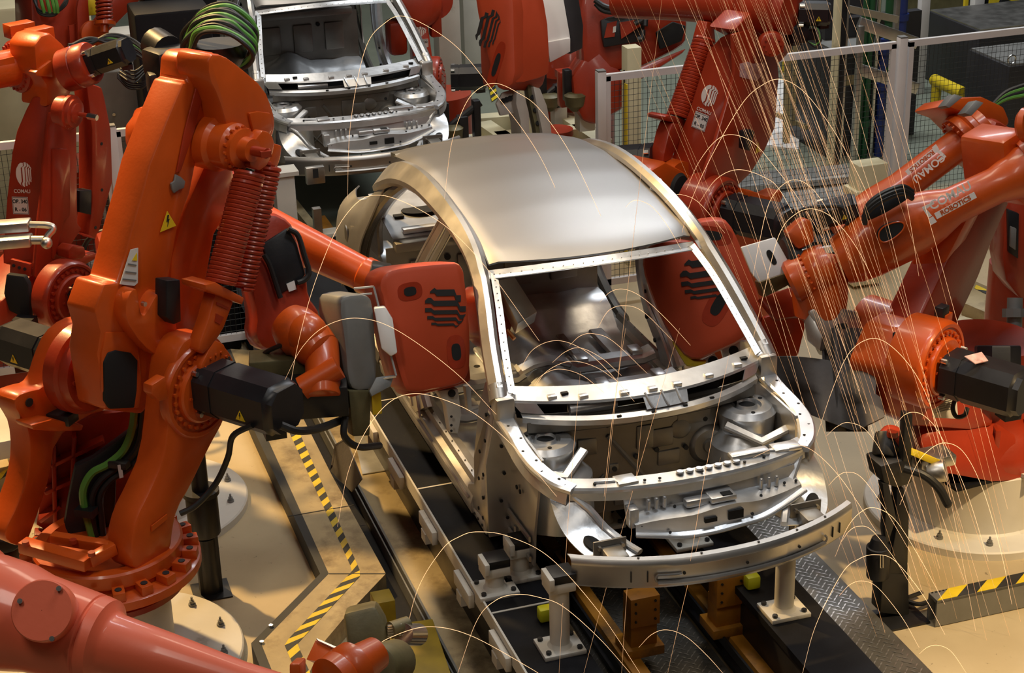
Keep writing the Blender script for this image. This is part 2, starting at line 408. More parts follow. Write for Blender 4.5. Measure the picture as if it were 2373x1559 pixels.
def treadplate(name, x0, x1, y0, y1, z, label, sp=.045):
    b = B(); b.box(((x0+x1)/2, (y0+y1)/2, z-.02), (x1-x0, y1-y0, .04)); t = thing(name, label, 'floor plate', ((x0+x1)/2, (y0+y1)/2, 0)); obj('plate', b, MT['checker'], t)
    bm = bmesh.new(); i = 0; y = y0+.02
    while y < y1-.02:
        x = x0+.02+(sp/2 if i % 2 else 0); j = 0
        while x < x1-.02:
            s = 1 if (i+j) % 2 else -1; dx, dy = .0145, .0145*s; w = .0042
            n = V((-dy, dx)).normalized()*w
            vs = [bm.verts.new(q) for q in ((x-dx,y-dy,z),(x+n.x,y+n.y,z+.0028),(x+dx,y+dy,z),(x-n.x,y-n.y,z+.0028))]
            vs2 = [bm.verts.new(q) for q in ((x-dx,y-dy,z),(x+n.x*1.6,y+n.y*1.6,z),(x+dx,y+dy,z),(x-n.x*1.6,y-n.y*1.6,z))]
            bm.faces.new(vs); bm.faces.new((vs2[0],vs2[1],vs[1])) if False else None
            x += sp; j += 1
        y += sp/2; i += 1
    b2 = B(); b2.bm = bm; obj('tread_pattern', b2, MT['alu'], t)
treadplate('tread_plate', 2.44, 3.14, 5.6, 9.9, .10, 'diamond tread plate between the two amber rails under the front car')
treadplate('tread_plate', 3.55, 4.08, 5.2, 8.6, .06, 'diamond tread plate sloping away right of the dark conveyor bed')
treadplate('tread_plate', 3.75, 4.9, 14.4, 17.5, .03, 'grey tread plate on the floor behind the cream frame')
b = B(); b.box((3, 11.6, .03), (1.6, 3.4, .06)); tag(obj('pit_plate', b, MT['deck']), 'dark plate in the gap between the two car bodies', 'floor plate')  # dark plate lying flat on the floor between the cars
def amber_rail(x, label, y0=5.6, y1=13.5):
    t = thing('amber_rail', label, 'rail', (x, 8, 0))
    b = B(); b.box((x, (y0+y1)/2, .165), (.085, y1-y0, .12), bev=.004); obj('rail_beam', b, MT['amber'], t)
    b = B(); b.box((x-.06, (y0+y1)/2, .12), (.03, y1-y0, .03)); b.box((x-.075, (y0+y1)/2, .21), (.012, y1-y0, .05)); obj('guide_strip', b, MT['black'], t)
    return t
amber_rail(2.665, 'amber painted rail left of the tread plate under the front bumper beam')
amber_rail(3.225, 'amber painted rail at the inner edge of the dark right-hand conveyor bed')
def amber_block(x, y, label, s=1, grp='amber stop blocks on the rails'):
    t = thing('stop_block', label, 'stop block', (x, y, .22), grp)
    b = B(); b.box((x, y, .25), (.19*s, .17*s, .05), bev=.004); obj('foot_plate', b, MT['amber'], t)
    b = B(); b.box((x, y, .345), (.135*s, .11*s, .15), bev=.004); obj('lower_box', b, MT['amber'], t)
    b = B(); b.box((x, y-.02, .47), (.15*s, .10*s, .16), bev=.004); b.mi = 1
    for dx in (-.05, .05):
        for dz in (-.05, 0, .05): b.cyl((x+dx*s, y-.071*s, .475+dz), (x+dx*s, y-.076*s, .475+dz), .0065, 8)
    obj('upper_plate', b, [MT['amber'], MT['ink']], t)
amber_block(2.735, 6.70, 'amber stop block with six bolt holes below the middle of the front bumper beam')
amber_block(3.19, 6.72, 'amber stop block with six bolt holes beside the lime sensor, right of the middle one')
amber_block(2.72, 7.55, 'amber stop block deep under the engine bay of the front car')
amber_block(2.735, 11.45, 'amber stop block standing between the two cars beside the left tail of the front car')
amber_block(2.72, 12.15, 'dim amber stop block under the middle of the rear bumper beam')
amber_block(3.22, 11.75, 'amber stop block just behind the roof of the front car')
b = B(); b.box((3.0, 5.92, .20), (.62, .10, .08), bev=.004); tag(obj('cross_beam', b, MT['amber']), 'amber cross beam joining the rails at the lower edge of the photo', 'beam')
b = B(); b.box((2.98, 10.9, .2), (.6, .12, .08), bev=.004); b.box((2.98, 11.4, .2), (.6, .1, .06), bev=.004); tag(obj('cross_beam', b, MT['amber']), 'dark amber double cross beam between the two cars', 'beam')

# white support posts standing on the beds
def post(x, y, top, label, pad=True, z0=DK):
    t = thing('support_post', label, 'support post', (x, y, z0), 'white car support posts')
    b = B(); b.box((x, y, z0+.011), (.20, .17, .022), bev=.003); b.mi = 1
    for sx in (-1, 1):
        for sy in (-1, 1): b.cyl((x+sx*.075, y+sy*.06, z0+.022), (x+sx*.075, y+sy*.06, z0+.036), .013, 6)
    obj('foot_plate', b, [MT['white'], MT['black']], t)
    b = B(); b.cyl((x, y, z0+.02), (x, y, top-.03), .046, 28); b.lathe((x, y, z0+.02), (0,0,1), [(0,.06),(.012,.05),(.02,.046)]); obj('column', b, MT['white'], t)
    if pad:
        b = B(); b.box((x, y, top-.035), (.13, .11, .05), bev=.008)
        b.box((x-.055, y-.01, top-.0), (.025, .12, .06), bev=.004); obj('saddle', b, MT['white'], t)
        b = B(); b.box((x+.01, y, top+.012), (.11, .11, .04), bev=.003); obj('rest_pad', b, MT['black'], t)
    return t
post(2.236, 6.44, .88, 'tall white support post under the left end of the front bumper beam')
post(2.11, 7.02, .66, 'short white support post with cream saddle below the front end of the left sill')
post(2.27, 7.12, .68, 'short white support post close behind the one below the left sill')
post(3.325, 6.36, .87, 'white support post on the dark deck under the right end of the front bumper beam', False)
post(3.17, 7.12, .74, 'white support post half hidden under the front panel of the front car')
post(2.83, 7.45, .72, 'small white support post deep under the radiator panel')
b = B(); p = at_z(1265,1437,.5); b.box(p+V((0,0,.04)), (.075,.06,.07), bev=.012); tag(obj('proximity_sensor', b, MT['lime']), 'lime yellow sensor cap on the black bed left of the tall white post', 'sensor')
b = B(); p = at_z(1742,1362,.5); b.box(p+V((0,0,.04)), (.07,.06,.07), bev=.012); tag(obj('proximity_sensor', b, MT['lime']), 'lime yellow sensor cap beside the amber block right of centre', 'sensor')

# hazard-striped kerb beam at lower right
kb = thing('kerb_beam', 'grey steel kerb beam with yellow and black striped top before the right pedestal', 'kerb', (4.6, 6.7, 0))
p0, p1 = at_z(2152,1373,.16), at_z(2420,1316,.16); d_ = (p1-p0).normalized(); s_ = V((d_.y,-d_.x,0)); f0, f1 = p0+s_*.085, p1+s_*.085
b = B(); b.prism([p0, p1, f1, f0], (0,0,-.02), bev=.002); b.prism([f0, f1, f1+V((0,0,-.155)), f0+V((0,0,-.155))], -s_*.012); b.prism([p0,p1,p1+V((0,0,-.155)),p0+V((0,0,-.155))], s_*.012); obj('beam', b, MT['grey'], kb)
tape('hazard_tape', [f0, f1], [p0, p1], .20, 0, kb, slant=-.5)
b = B(); q = at_z(2130,1410,.0); b.tube([q+V((.1,0,.04)), q+V((-.02,-.03,.05)), q+V((-.05,.05,.04)), q+V((.06,.08,.04))], .012, 8, 5); obj('end_clip', b, MT['black'], kb)

# robot pedestals: white cylinders on bolted round plates
def pedestal(x, y, h, label, rp=.61, rc=.43):
    t = thing('robot_pedestal', label, 'pedestal', (x, y, 0), 'white round robot pedestals')
    b = B(); b.lathe((x,y,0), (0,0,1), [(0,rp),(.042,rp),(.05,rp-.008)], 64); obj('floor_plate', b, MT['white'], t)
    b = B(); b.lathe((x,y,.05), (0,0,1), [(0,rc+.012),(.012,rc),(h-.06,rc),(h-.05,rc-.01)], 56); obj('column', b, MT['white'], t)
    for i in range(12):
        w = 2*PI*(i+.3)/12; q = V((x+math.cos(w)*(rp-.09), y+math.sin(w)*(rp-.09), .05))
        b = B(); b.cyl(q, q+V((0,0,.012)), .020, 12); b.cyl(q+V((0,0,.012)), q+V((0,0,.03)), .014, 6); b.cyl(q+V((0,0,.03)), q+V((0,0,.05)), .006, 8); obj('anchor_bolt', b, MT['grey'], t)
    return t
pedestal(5.2, 7.7, .40, 'big white round robot pedestal behind the striped kerb beam')
pedestal(.37, 7.82, .46, 'white round pedestal plate below the large orange robot at front left', rc=.27)
pedestal(.68, 9.4, .95, 'tall white pedestal on a round plate, seen right of the large orange robot', rc=.36)
b = B(); q = at_z(490,1370,0); b.box(q+V((0,0,.004)), (.2,.2,.008)); b.cyl(q, q+V((0,0,.34)), .055, 16); b.box(q+V((0,0,.2)), (.12,.07,.4))
b.cyl(q+V((0,0,.36)), q+V((0,0,.6)), .085, 20, bev=.01); b.cyl(q+V((0,0,.6)), q+V((0,0,.625)), .098, 20); b.cyl(q+V((0,0,.62)), q+V((0,0,.86)), .045, 14)
tag(obj('lubricator_stand', b, MT['black']), 'black canister on a stand between the orange robot and the tall white pedestal', 'stand')

# fence panels (y = 11.4) with white posts and dark wire mesh
FY, FH = 11.4, 1.74
def fence(x0, x1, label, posts):
    t = thing('fence_panel', label, 'fence', (x0, FY, 0))
    b = B(); b.box(((x0+x1)/2, FY, FH-.02), (x1-x0, .035, .05)); b.box(((x0+x1)/2, FY, .16), (x1-x0, .035, .05))
    b.box((x0+.02, FY, FH/2), (.04, .035, FH-.02)); b.box((x1-.02, FY, FH/2), (.04, .035, FH-.02)); obj('panel_frame', b, MT['fence'], t)
    for x in posts:
        b = B(); b.box((x, FY, FH/2+.015), (.065, .06, FH+.03), bev=.003); obj('fence_post', b, MT['fence'], t)
        b = B(); b.box((x, FY, FH+.034), (.06, .06, .012)); obj('post_cap', b, MT['grey'], t)
    bm = bmesh.new(); r = .0017
    def wire(p, q):
        d = (q-p).normalized(); a, c, _ = frame(d)
        vs = [[bm.verts.new(e+(a*math.cos(2*PI*k/4)+c*math.sin(2*PI*k/4))*r) for k in range(4)] for e in (p, q)]
        for k in range(4): bm.faces.new((vs[0][k], vs[0][(k+1) % 4], vs[1][(k+1) % 4], vs[1][k]))
    n = int((x1-x0)/.036)
    for i in range(1, n): x = x0+(x1-x0)*i/n; wire(V((x, FY-.006, .16)), V((x, FY-.006, FH-.03)))
    for i in range(1, 36): z = .16+(FH-.2)*i/36; wire(V((x0, FY+.004, z)), V((x1, FY+.004, z)))
    bb = B(); bb.bm = bm; obj('wire_mesh', bb, MT['wire'], t)
xm = at_y(1392,190,FY).x; xr = at_y(2090,112,FY).x; xl = at_y(256,298,FY).x
fence(-1.0, xl-.02, 'wire mesh fence panel behind the red arm at far left', [])
fence(xl+.02, 1.75, 'wire mesh fence panel with white frame behind the large orange robot', [xl])
fence(xm+.03, xr-.055, 'wire mesh fence panel with white frame between the cream column and the double post', [xm])
fence(xr+.055, 9.3, 'wire mesh fence panel with white frame at the right edge, before the black cabinets', [xr])

# light curtain column behind the fence
lc = thing('light_curtain_column', 'cream square column with yellow light strip behind the wire fence', 'column', (4.55, 12.1, 0))
q = at_y(1452,108,12.1); b = B(); b.box((q.x+.04, 12.1, q.z/2), (.115, .12, q.z), bev=.004); obj('column', b, MT['cream'], lc)
b = B(); b.box((q.x-.022, 12.06, q.z/2-.1), (.012, .05, q.z-.35)); obj('light_strip', b, MT['yellow'], lc)
b = B(); b.box((q.x-.024, 12.09, q.z/2-.05), (.008, .012, q.z-.25)); obj('strip_cover', b, MT['ink'], lc)
# ================================================================ CAR BODY (bare welded shell)
CX = 2.985
def make_car(root):
    st, zn, rf, du = MT['steel'], MT['zinc'], MT['roof'], MT['dullsteel']
    def c(u, y, z): return V((CX+u, y, z))
    lerp = lambda a, b, t: a+(b-a)*t
    def interp(tab, x):
        for (x0, v0), (x1, v1) in zip(tab, tab[1:]):
            if x <= x1: return lerp(v0, v1, max(0, min(1, (x-x0)/(x1-x0))))
        return tab[-1][1]
    # ---- roof skin
    zs = [(7.85,1.785),(8.1,1.84),(8.4,1.885),(8.8,1.915),(9.2,1.92),(9.6,1.88),(10.0,1.79),(10.1,1.76)]
    hw = [(7.85,.555),(8.3,.565),(9.0,.565),(9.6,.55),(10.1,.52)]
    def roofz(u, y): return interp(zs, y)+.045*(1-(u/.57)**2)
    rows = []
    for i in range(33):
        t = i/32; r = []
        for j in range(25):
            k = -1+2*j/24; y = lerp(8.0-.13*(1-k*k), 10.02+.06*(1-k*k), t); u = k*interp(hw, y)
            edge = max(0, abs(k)-.93)/.07; fr = max(0, .03-t)/.03
            r.append(c(u, y, roofz(u, y)-.014*edge*edge-.012*fr))
        rows.append(r)
    b = B(); b.sheet(rows, .012, True); obj('roof_panel', b, rf, root, 50)
    # header under the roof's front edge, with spot-weld flange
    up = [c(k*.565, 7.985-.13*(1-k*k), 1.768+.045*(1-k*k)) for k in [-1+2*i/16 for i in range(17)]]
    lo = [c(k*.58, 7.935-.13*(1-k*k), 1.738+.045*(1-k*k)) for k in [-1+2*i/16 for i in range(17)]]
    ba = [c(k*.57, 8.06-.13*(1-k*k), 1.735+.045*(1-k*k)) for k in [-1+2*i/16 for i in range(17)]]
    b = B(); b.sheet([up, lo, ba], .004)
    b.mi = 1
    for i in range(1, 22):
        k = -1+2*i/22; q = c(k*.57, 7.957-.13*(1-k*k), 1.7545+.045*(1-k*k)); b.ball(q, .004, 6, (1,.6,.6))
    obj('windshield_header', b, [zn, st], root)
    # roof bows seen from below
    for y in (8.6, 9.2):
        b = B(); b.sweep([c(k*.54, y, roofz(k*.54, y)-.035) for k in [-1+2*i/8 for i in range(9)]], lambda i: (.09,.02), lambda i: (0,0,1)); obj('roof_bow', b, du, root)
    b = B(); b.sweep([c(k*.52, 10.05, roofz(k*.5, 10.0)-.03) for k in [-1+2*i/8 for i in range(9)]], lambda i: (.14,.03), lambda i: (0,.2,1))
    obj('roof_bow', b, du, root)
    # ---- side frames
    for s, side in ((-1,'left'), (1,'right')):
        def p(u, y, z): return c(s*u, y, z)
        nrm_out = lambda i: (s, 0, .25)
        # A pillar + roof rail + C pillar
        path = catmull([p(.715,7.40,1.37), p(.685,7.60,1.52), p(.645,7.80,1.67), p(.612,8.02,1.795), p(.603,8.3,1.87), p(.603,8.7,1.905), p(.605,9.1,1.90), p(.61,9.5,1.83), p(.622,9.80,1.72), p(.638,9.98,1.605)], 4)
        n = len(path)
        def sec(i):
            t = i/(n-1); w = .085 if t < .28 else (.085+(t-.28)*.13 if t < .65 else .133+(t-.65)*.2-max(0, t-.88)*1.0)
            return (w, .07)
        b = B(); b.sweep(path, sec, lambda i: (s*.8, -.45 if i < n*.28 else (0 if i < n*.6 else .25), .75)); obj('roof_rail', b, st, root, 40)
        # windshield flange on the A pillar with weld dots
        fa = catmull([p(.672,7.36,1.375), p(.64,7.56,1.515), p(.60,7.76,1.662), p(.562,7.955,1.765)], 5)
        fb = [q+V((-s*.035, -.012, -.012)) for q in fa]
        b = B(); b.sheet([fa, fb], .004); b.mi = 1
        for i in range(0, len(fa), 1):
            q = (fa[i]+fb[i])/2; b.ball(q+V((0,-.002,.001)), .0042, 6)
        obj('pillar_flange', b, [zn, st], root)
        # drip channel between rail and roof
        b = B(); ch = catmull([p(.572,8.03,1.80), p(.575,8.3,1.868), p(.577,8.7,1.903), p(.577,9.1,1.905), p(.57,9.5,1.85), p(.55,9.85,1.75)], 5)
        b.tube(ch, .007, 6); obj('roof_ditch', b, MT['ink'], root)
        # hinge pillar
        b = B(); hp = [(7.34,1.36),(7.42,1.40),(7.56,1.36),(7.60,1.20),(7.57,.95),(7.60,.78),(7.72,.72),(7.72,.60),(7.40,.585),(7.36,.72),(7.37,1.0)]
        b.prism([p(.795 if z < 1.0 else .795-(z-1.0)*.18, y, z) for y, z in hp], (-s*.085, 0, 0), bev=.012)
        b.mi = 1
        for y, z in ((7.42,1.28),(7.47,1.22),(7.43,1.1),(7.48,1.02),(7.42,.92),(7.5,.86),(7.44,.78),(7.45,.66),(7.52,.68)): u0 = .797 if z < 1 else .797-(z-1)*.18; b.cyl(p(u0-.004,y,z), p(u0+.002,y,z), .010, 10)
        obj('hinge_pillar', b, [st, MT['blackhole']], root)
        b = B(); b.prism([p(u_, 7.352-.01*(z_>1), z_) for u_, z_ in ((.795,.60),(.80,1.0),(.73,1.36),(.66,1.36),(.655,.60))], (0,.012,0)); b.mi = 1
        for u_, z_ in ((.70,1.26),(.72,1.1),(.71,.95),(.73,.8),(.70,.7)): b.cyl(p(u_,7.338,z_), p(u_,7.345,z_), .009, 8)
        obj('pillar_front_plate', b, [st, MT['blackhole']], root)
        # sill
        b = B()
        prof = [(.805,.60),(.81,.655),(.795,.70),(.765,.715),(.755,.745),(.735,.75),(.72,.72),(.68,.72),(.665,.60)]
        b.loft([[p(u_, y, z_) for u_, z_ in prof] for y in (7.62, 8.2, 8.9, 9.5)])
        b.loft([[p(u_+.0, y, z_) for u_, z_ in ((.812,.664),(.814,.672),(.806,.68),(.80,.672))] for y in (7.66, 9.5)])
        b.mi = 1
        for y in [7.8+.12*k for k in range(14)]: b.ball(p(.745,y,.751), .005, 6)
        obj('sill', b, [st, du], root)
        # B pillar
        bp = catmull([p(.60,8.52,1.89), p(.612,8.60,1.80), p(.665,8.86,1.50), p(.715,9.0,1.22), p(.745,8.95,1.0), p(.765,8.76,.82), p(.77,8.68,.70)], 4); m = len(bp)
        b = B(); b.sweep(bp, lambda i: (interp([(0,.09),(.4,.12),(.75,.17),(1,.34)] if s < 0 else [(0,.14),(.4,.19),(.75,.22),(1,.34)], i/(m-1)), .06), lambda i: (s,0,.1))
        for k in (-.05, .05): b.tube([q+V((s*.032, k*(1+.6*i/m), 0)) for i, q in enumerate(bp)], .008, 6)
        b.sweep([q+V((-s*.035,0,0)) for q in bp], lambda i: (interp([(0,.05),(.6,.08),(1,.16)], i/(m-1)), .03), lambda i: (-s,0,0)); b.mi = 1
        for z_, dy in ((1.5,.26),(1.25,.40),(1.1,.36),(.95,.33),(.85,.2)):
            b.cyl(p(.70 if z_ < 1.3 else .64, 8.6+dy, z_), p(.69 if z_ < 1.3 else .625, 8.6+dy, z_), .014, 10)
        obj('centre_pillar', b, [zn if s > 0 else st, MT['blackhole']], root)
        # rear door frame / wheel-arch edge
        rd = catmull([p(.612,9.36,1.83), p(.655,9.75,1.60), p(.72,10.05,1.30), p(.765,10.1,1.05), p(.78,9.95,.85), p(.785,9.7,.72), p(.785,9.5,.68)], 4); m2 = len(rd)
        b = B(); b.sweep(rd, lambda i: (.055+.04*i/m2, .06), lambda i: (s,-.3,.2)); b.sweep([q+V((-s*.045,.03,0)) for q in rd], lambda i: (.05, .03), lambda i: (s,-.2,.2)); obj('rear_door_frame', b, du, root)
        # rear quarter skin: from belt line under the C pillar down to the arch and back to the tail
        colz = [0, .25, .5, .75, 1]
        top = [p(.65,9.72,1.70), p(.66,9.92,1.60), p(.672,10.12,1.49), p(.68,10.30,1.42), p(.67,10.46,1.39), p(.64,10.60,1.39), p(.59,10.72,1.375)]
        b1 = [p(.725,9.84,1.46), p(.745,9.98,1.41), p(.755,10.13,1.36), p(.765,10.28,1.33), p(.765,10.43,1.31), p(.755,10.57,1.30), p(.71,10.70,1.28)]
        b2 = [p(.775,9.96,1.25), p(.788,10.06,1.22), p(.80,10.17,1.20), p(.808,10.30,1.17), p(.805,10.44,1.15), p(.79,10.57,1.14), p(.745,10.69,1.12)]
        b3 = [p(.785,10.0,1.05), p(.80,10.1,1.03), p(.815,10.20,1.02), p(.82,10.32,1.0), p(.812,10.44,.98), p(.795,10.56,.96), p(.75,10.67,.94)]
        b4 = [p(.785,9.95,.86), p(.79,10.05,.91), p(.80,10.2,.95), p(.80,10.34,.94), p(.795,10.46,.84), p(.78,10.56,.76), p(.745,10.65,.74)]
        rows = [catmull(r, 4) for r in (top, b1, b2, b3, b4)]
        g = [[rows[i][j] for i in range(5)] for j in range(len(rows[0]))]; g = [catmull(r, 4) for r in g]
        b = B(); b.sheet(g, .01, s < 0)
        b.mi = 1; q = p(.806,10.22,1.22)
        b.prism([q+V((-s*.0,.035*math.cos(w),.085*math.sin(w))) for w in [2*PI*k/20 for k in range(20)]], (s*.006,0,0))
        obj('rear_quarter', b, [st, du], root, 50)
        # inner wheelhouse rear
        b = B(); b.lathe(p(.62,10.25,.78), (-s,0,0), [(0,.36),(.1,.35),(.17,.28),(.19,.1),(.19,.001)], 28); obj('rear_wheelhouse', b, zn, root)
        # inner quarter structure around the quarter window
        b = B(); b.sweep(catmull([p(.57,9.6,1.76), p(.60,9.9,1.56), p(.63,10.12,1.34), p(.62,10.2,1.1)], 4), lambda i: (.12,.04), lambda i: (s,-.3,.2)); obj('inner_quarter_brace', b, zn, root)
        # front fender (apron) rail
        fr = catmull([p(.705,7.44,1.255), p(.70,7.25,1.235), p(.705,7.05,1.215), p(.69,6.9,1.195), p(.64,6.77,1.17), p(.58,6.70,1.155)], 5); m3 = len(fr)
        b = B(); b.sweep(fr, lambda i: (interp([(0,.10),(.3,.075),(.7,.085),(1,.07)], i/(m3-1)), .035), lambda i: (0,0,1))
        b.sheet([[q+V((s*.03,0,-.012)) for q in fr], [q+V((s*.04,0,-.07)) for q in fr]], .004); b.mi = 1
        for i in range(2, m3-1, 3): b.cyl(fr[i]+V((s*(.012 if i % 2 else -.015),0,.014)), fr[i]+V((s*(.012 if i % 2 else -.015),0,.0185)), .0075, 8)
        obj('fender_rail', b, [zn, MT['blackhole']], root)
        # apron side panel below the rail
        b = B(); b.sheet([[p(.66,7.36-.09*k,1.22) for k in range(6)], [p(.675,7.36-.085*k,1.02) for k in range(6)], [p(.68,7.36-.075*k,.80) for k in range(6)], [p(.68,7.36-.07*k,.60) for k in range(6)]], .012, s > 0)
        for z_ in (.735, .625): b.sweep([p(.692,7.35,z_), p(.692,7.02,z_+.01)], lambda i: (.03,.012), lambda i: (s,0,0))
        for y_, z_ in ((7.25,.68),(7.12,.68)): b.sweep([p(.69,y_,.70), p(.69,y_,.64)], lambda i: (.02,.012), lambda i: (s,0,0))
        b.mi = 1
        for y_, z_ in ((7.22,.93),(7.17,.93)): b.cyl(p(.684,y_,z_), p(.690,y_,z_), .012, 10)
        obj('apron_panel', b, [st, MT['blackhole']], root)
        # strut tower
        q = p(.535,7.22,0)
        b = B(); b.lathe(q, (0,0,1), [(.70,.125),(.95,.13),(1.08,.14),(1.14,.15),(1.165,.125),(1.165,.075),(1.15,.068),(1.15,.055),(1.175,.05),(1.16,.042),(1.12,.040)], 36)
        b.lathe(q+V((-s*.05,-.06,0)), (0,0,1), [(.74,.17),(1.0,.16),(1.06,.10)], 36)
        b.sweep([q+V((-s*.16,-.1,1.12)), q+V((-s*.02,-.22,1.06)), q+V((s*.14,-.2,1.1))], lambda i: (.05,.03), lambda i: (0,-.4,1))
        b.mi = 1; b.cyl(q+V((0,0,1.12)), q+V((0,0,1.161)), .046, 24)
        for k in range(3): w = 2*PI*k/3+.4; a_ = q+V((math.cos(w)*.1, math.sin(w)*.1, 1.16)); b.cyl(a_, a_+V((0,0,.008)), .011, 8)
        obj('strut_tower', b, [zn, MT['blackhole']], root)
        # front longitudinal rail and headlamp bracket
        b = B(); b.sweep(catmull([p(.47,7.35,.74), p(.48,7.0,.78), p(.49,6.7,.86), p(.49,6.44,.90)], 4), lambda i: (.10,.11), lambda i: (0,0,1)); obj('front_rail', b, zn, root)
        hb = [(.66,6.86,1.13),(.60,6.74,1.13),(.52,6.66,1.06),(.46,6.60,.98),(.40,6.50,.94),(.36,6.43,.925),(.45,6.41,.90),(.56,6.43,.905),(.62,6.50,.945),(.66,6.60,.99),(.675,6.70,1.05)]
        b = B(); gl = [p(*hb[k]) for k in (1,2,3,4,5)]; gr_ = [p(*hb[k]) for k in (0,10,9,8,7)]
        gm = [(a_+b_)/2+V((0,0,.015 if i in (1,2) else -.006)) for i, (a_, b_) in enumerate(zip(gl, gr_))]
        b.sheet([catmull(gl,3), catmull(gm,3), catmull(gr_,3)], .006, s > 0)
        b.sweep(catmull([q_+V((0,0,.006)) for q_ in gl], 3), lambda i: (.035,.025), lambda i: (0,0,1))
        b.mi = 1
        def bil(a_, t_): i0 = int(a_); f_ = a_-i0; L_ = lambda g_: g_[i0].lerp(g_[min(4, i0+1)], f_); return L_(gm).lerp(L_(gr_ if t_ > 0 else gl), abs(t_))
        hp_ = [bil(2.75+.42*math.cos(w), .25+.34*math.sin(w))+V((0,-.004,.010)) for w in [2*PI*k/20 for k in range(20)]]
        b.prism(hp_, (0,.004,-.012))
        obj('headlamp_bracket', b, [zn, MT['blackhole']], root)
        # crash box between rail and bumper
        b = B(); b.box(p(.49,6.41,.93), (.10,.12,.09), bev=.012); b.box(p(.49,6.475,.93), (.16,.012,.14), bev=.004); b.mi = 1
        for dx in (-.055,.055):
            for dz in (-.04,.04): b.cyl(p(.49+dx,6.47,.93+dz), p(.49+dx,6.45,.93+dz), .011, 6)
        obj('crash_box', b, [du, MT['chrome']], root)
        # rocker inner end bracket
        b = B(); b.prism([p(.80,7.40,.585), p(.80,7.66,.60), p(.80,7.62,.64), p(.80,7.42,.66)], (-s*.12,0,0), bev=.01); b.mi = 1
        for y_ in (7.45,7.52,7.58): b.cyl(p(.801,y_,.62), p(.806,y_,.62), .008, 8)
        obj('jacking_bracket', b, [st, MT['ink']], root)
    # ---- cowl
    K = [-1+2*i/28 for i in range(29)]
    cu = lambda k: c(k*.665, 7.44-.165*(1-k*k), 1.375); cf = lambda k: c(k*.66, 7.345-.175*(1-k*k), 1.338)
    cl = lambda k: c(k*.625, 7.29-.19*(1-abs(k)**2.2), 1.262+.0*k)
    b = B(); b.sheet([[cu(k) for k in K], [cf(k) for k in K], [cf(k)+V((0,-.006,-.012)) for k in K]], .004)
    for k in (-.72,-.5,-.2,.02,.22,.5,.78):
        q = cf(k); b.box(q+V((0,.025,.012)), (.045,.035,.02), bev=.004)
    b.mi = 1
    for k in (-.62,.86): q = (cu(k)+cf(k))/2; b.box(q+V((0,-.005,.004)), (.035,.022,.01))
    obj('cowl_top', b, [zn, MT['blackhole']], root)
    b = B(); b.sheet([[cl(k)+V((0,.03,.012)) for k in K], [cl(k) for k in K], [cl(k)+V((0,.004,-.03)) for k in K]], .005)
    mid = [k for k in K if -.12 <= k <= .3]
    b.sheet([[cf(k)+V((0,-.006,-.010)) for k in mid], [cl(k)+V((0,.02,.02)) for k in mid]], .005)
    for k in (-.05,.08,.2): b.tube([cf(k)+V((0,.01,.004)), (cf(k)+cl(k))/2+V((.01,.006,.008)), cl(k)+V((.02,.02,.024))], .007, 6, 3)
    for e in (-1, 1):
        ks = [e*(.84+.04*i) for i in range(5)]; b.sheet([[cf(k)+V((0,-.006,-.010)) for k in ks], [cl(k)+V((0,.02,.02)) for k in ks]], .005)
    b.mi = 1
    for k in (-.3,-.02,.25,.5): b.box(cl(k)+V((0,.012,.008)), (.022,.012,.006))
    obj('cowl_lower_lip', b, [zn, MT['blackhole']], root)
    b = B(); b.sheet([[cu(k*.95)+V((0,.03,-.03)) for k in K], [cl(k*.98)+V((0,.14,-.06)) for k in K], [cl(k)+V((0,.03,-.012)) for k in K]], .004)
    b.mi = 1; b.cyl(c(-.40,7.25,1.285), c(-.16,7.24,1.285), .030, 20); b.mi = 0; b.box(c(.27,7.25,1.29), (.24,.02,.035), bev=.004)
    obj('plenum_trough', b, [MT['blackhole'], zn], root)  # steel trough coloured black, shade put into the cowl openings
    for e in (-1, 1):
        b = B(); b.box(c(e*.70,7.36,1.30), (.10,.10,.13), bev=.02); b.cyl(c(e*.715,7.37,1.33), c(e*.705,7.43,1.385), .05, 16); obj('pillar_foot', b, st, root)
    # ---- dash panel (firewall) with its pressings
    FWY = 7.30
    fw = lambda k, z: c(k*.60, FWY-.08*(1-abs(k)**2.5)+(1.25-z)*.05, z)
    b = B(); b.sheet([[fw(k, z) for k in K] for z in (1.27,1.1,.95,.85,.76,.68)], .006)
    b.sweep([fw(k,1.21)+V((0,-.012,0)) for k in K], lambda i: (.07,.03), lambda i: (0,-1,0))
    def disc(k, z, r, h=.02): q = fw(k, z); b.lathe(q, (0,-1,.05), [(-.01,r),(h*.6,r*.9),(h,r*.75),(h,.001)], 28)
    disc(.56,.97,.11,.035); disc(.56,.97,.045,.05); disc(.30,1.09,.06,.012)
    def rib(k0,z0,k1,z1,r=.008): b.tube([fw(k0,z0)+V((0,-.003,0)), fw((k0+k1)/2,(z0+z1)/2)+V((0,-.006,0)), fw(k1,z1)+V((0,-.003,0))], r, 6)
    rib(-.55,.90,-.37,.78); rib(-.37,.90,-.55,.78)
    rib(.49,.94,.56,1.0,.006); rib(.55,.93,.62,.99,.006)
    rib(-.35,1.12,.0,.84,.013)
    for (k, z, w_, h_) in ((-.02,1.08,.09,.13),(.14,1.06,.11,.10),(-.52,1.07,.10,.09),(-.29,.93,.05,.05),(.2,.94,.12,.08),(-.1,.74,.22,.05),(.28,.76,.2,.05),(.42,1.14,.18,.07)):
        q = fw(k, z); b.box(q+V((0,-.004,0)), (w_,.014,h_), bev=.006)
    b.mi = 1
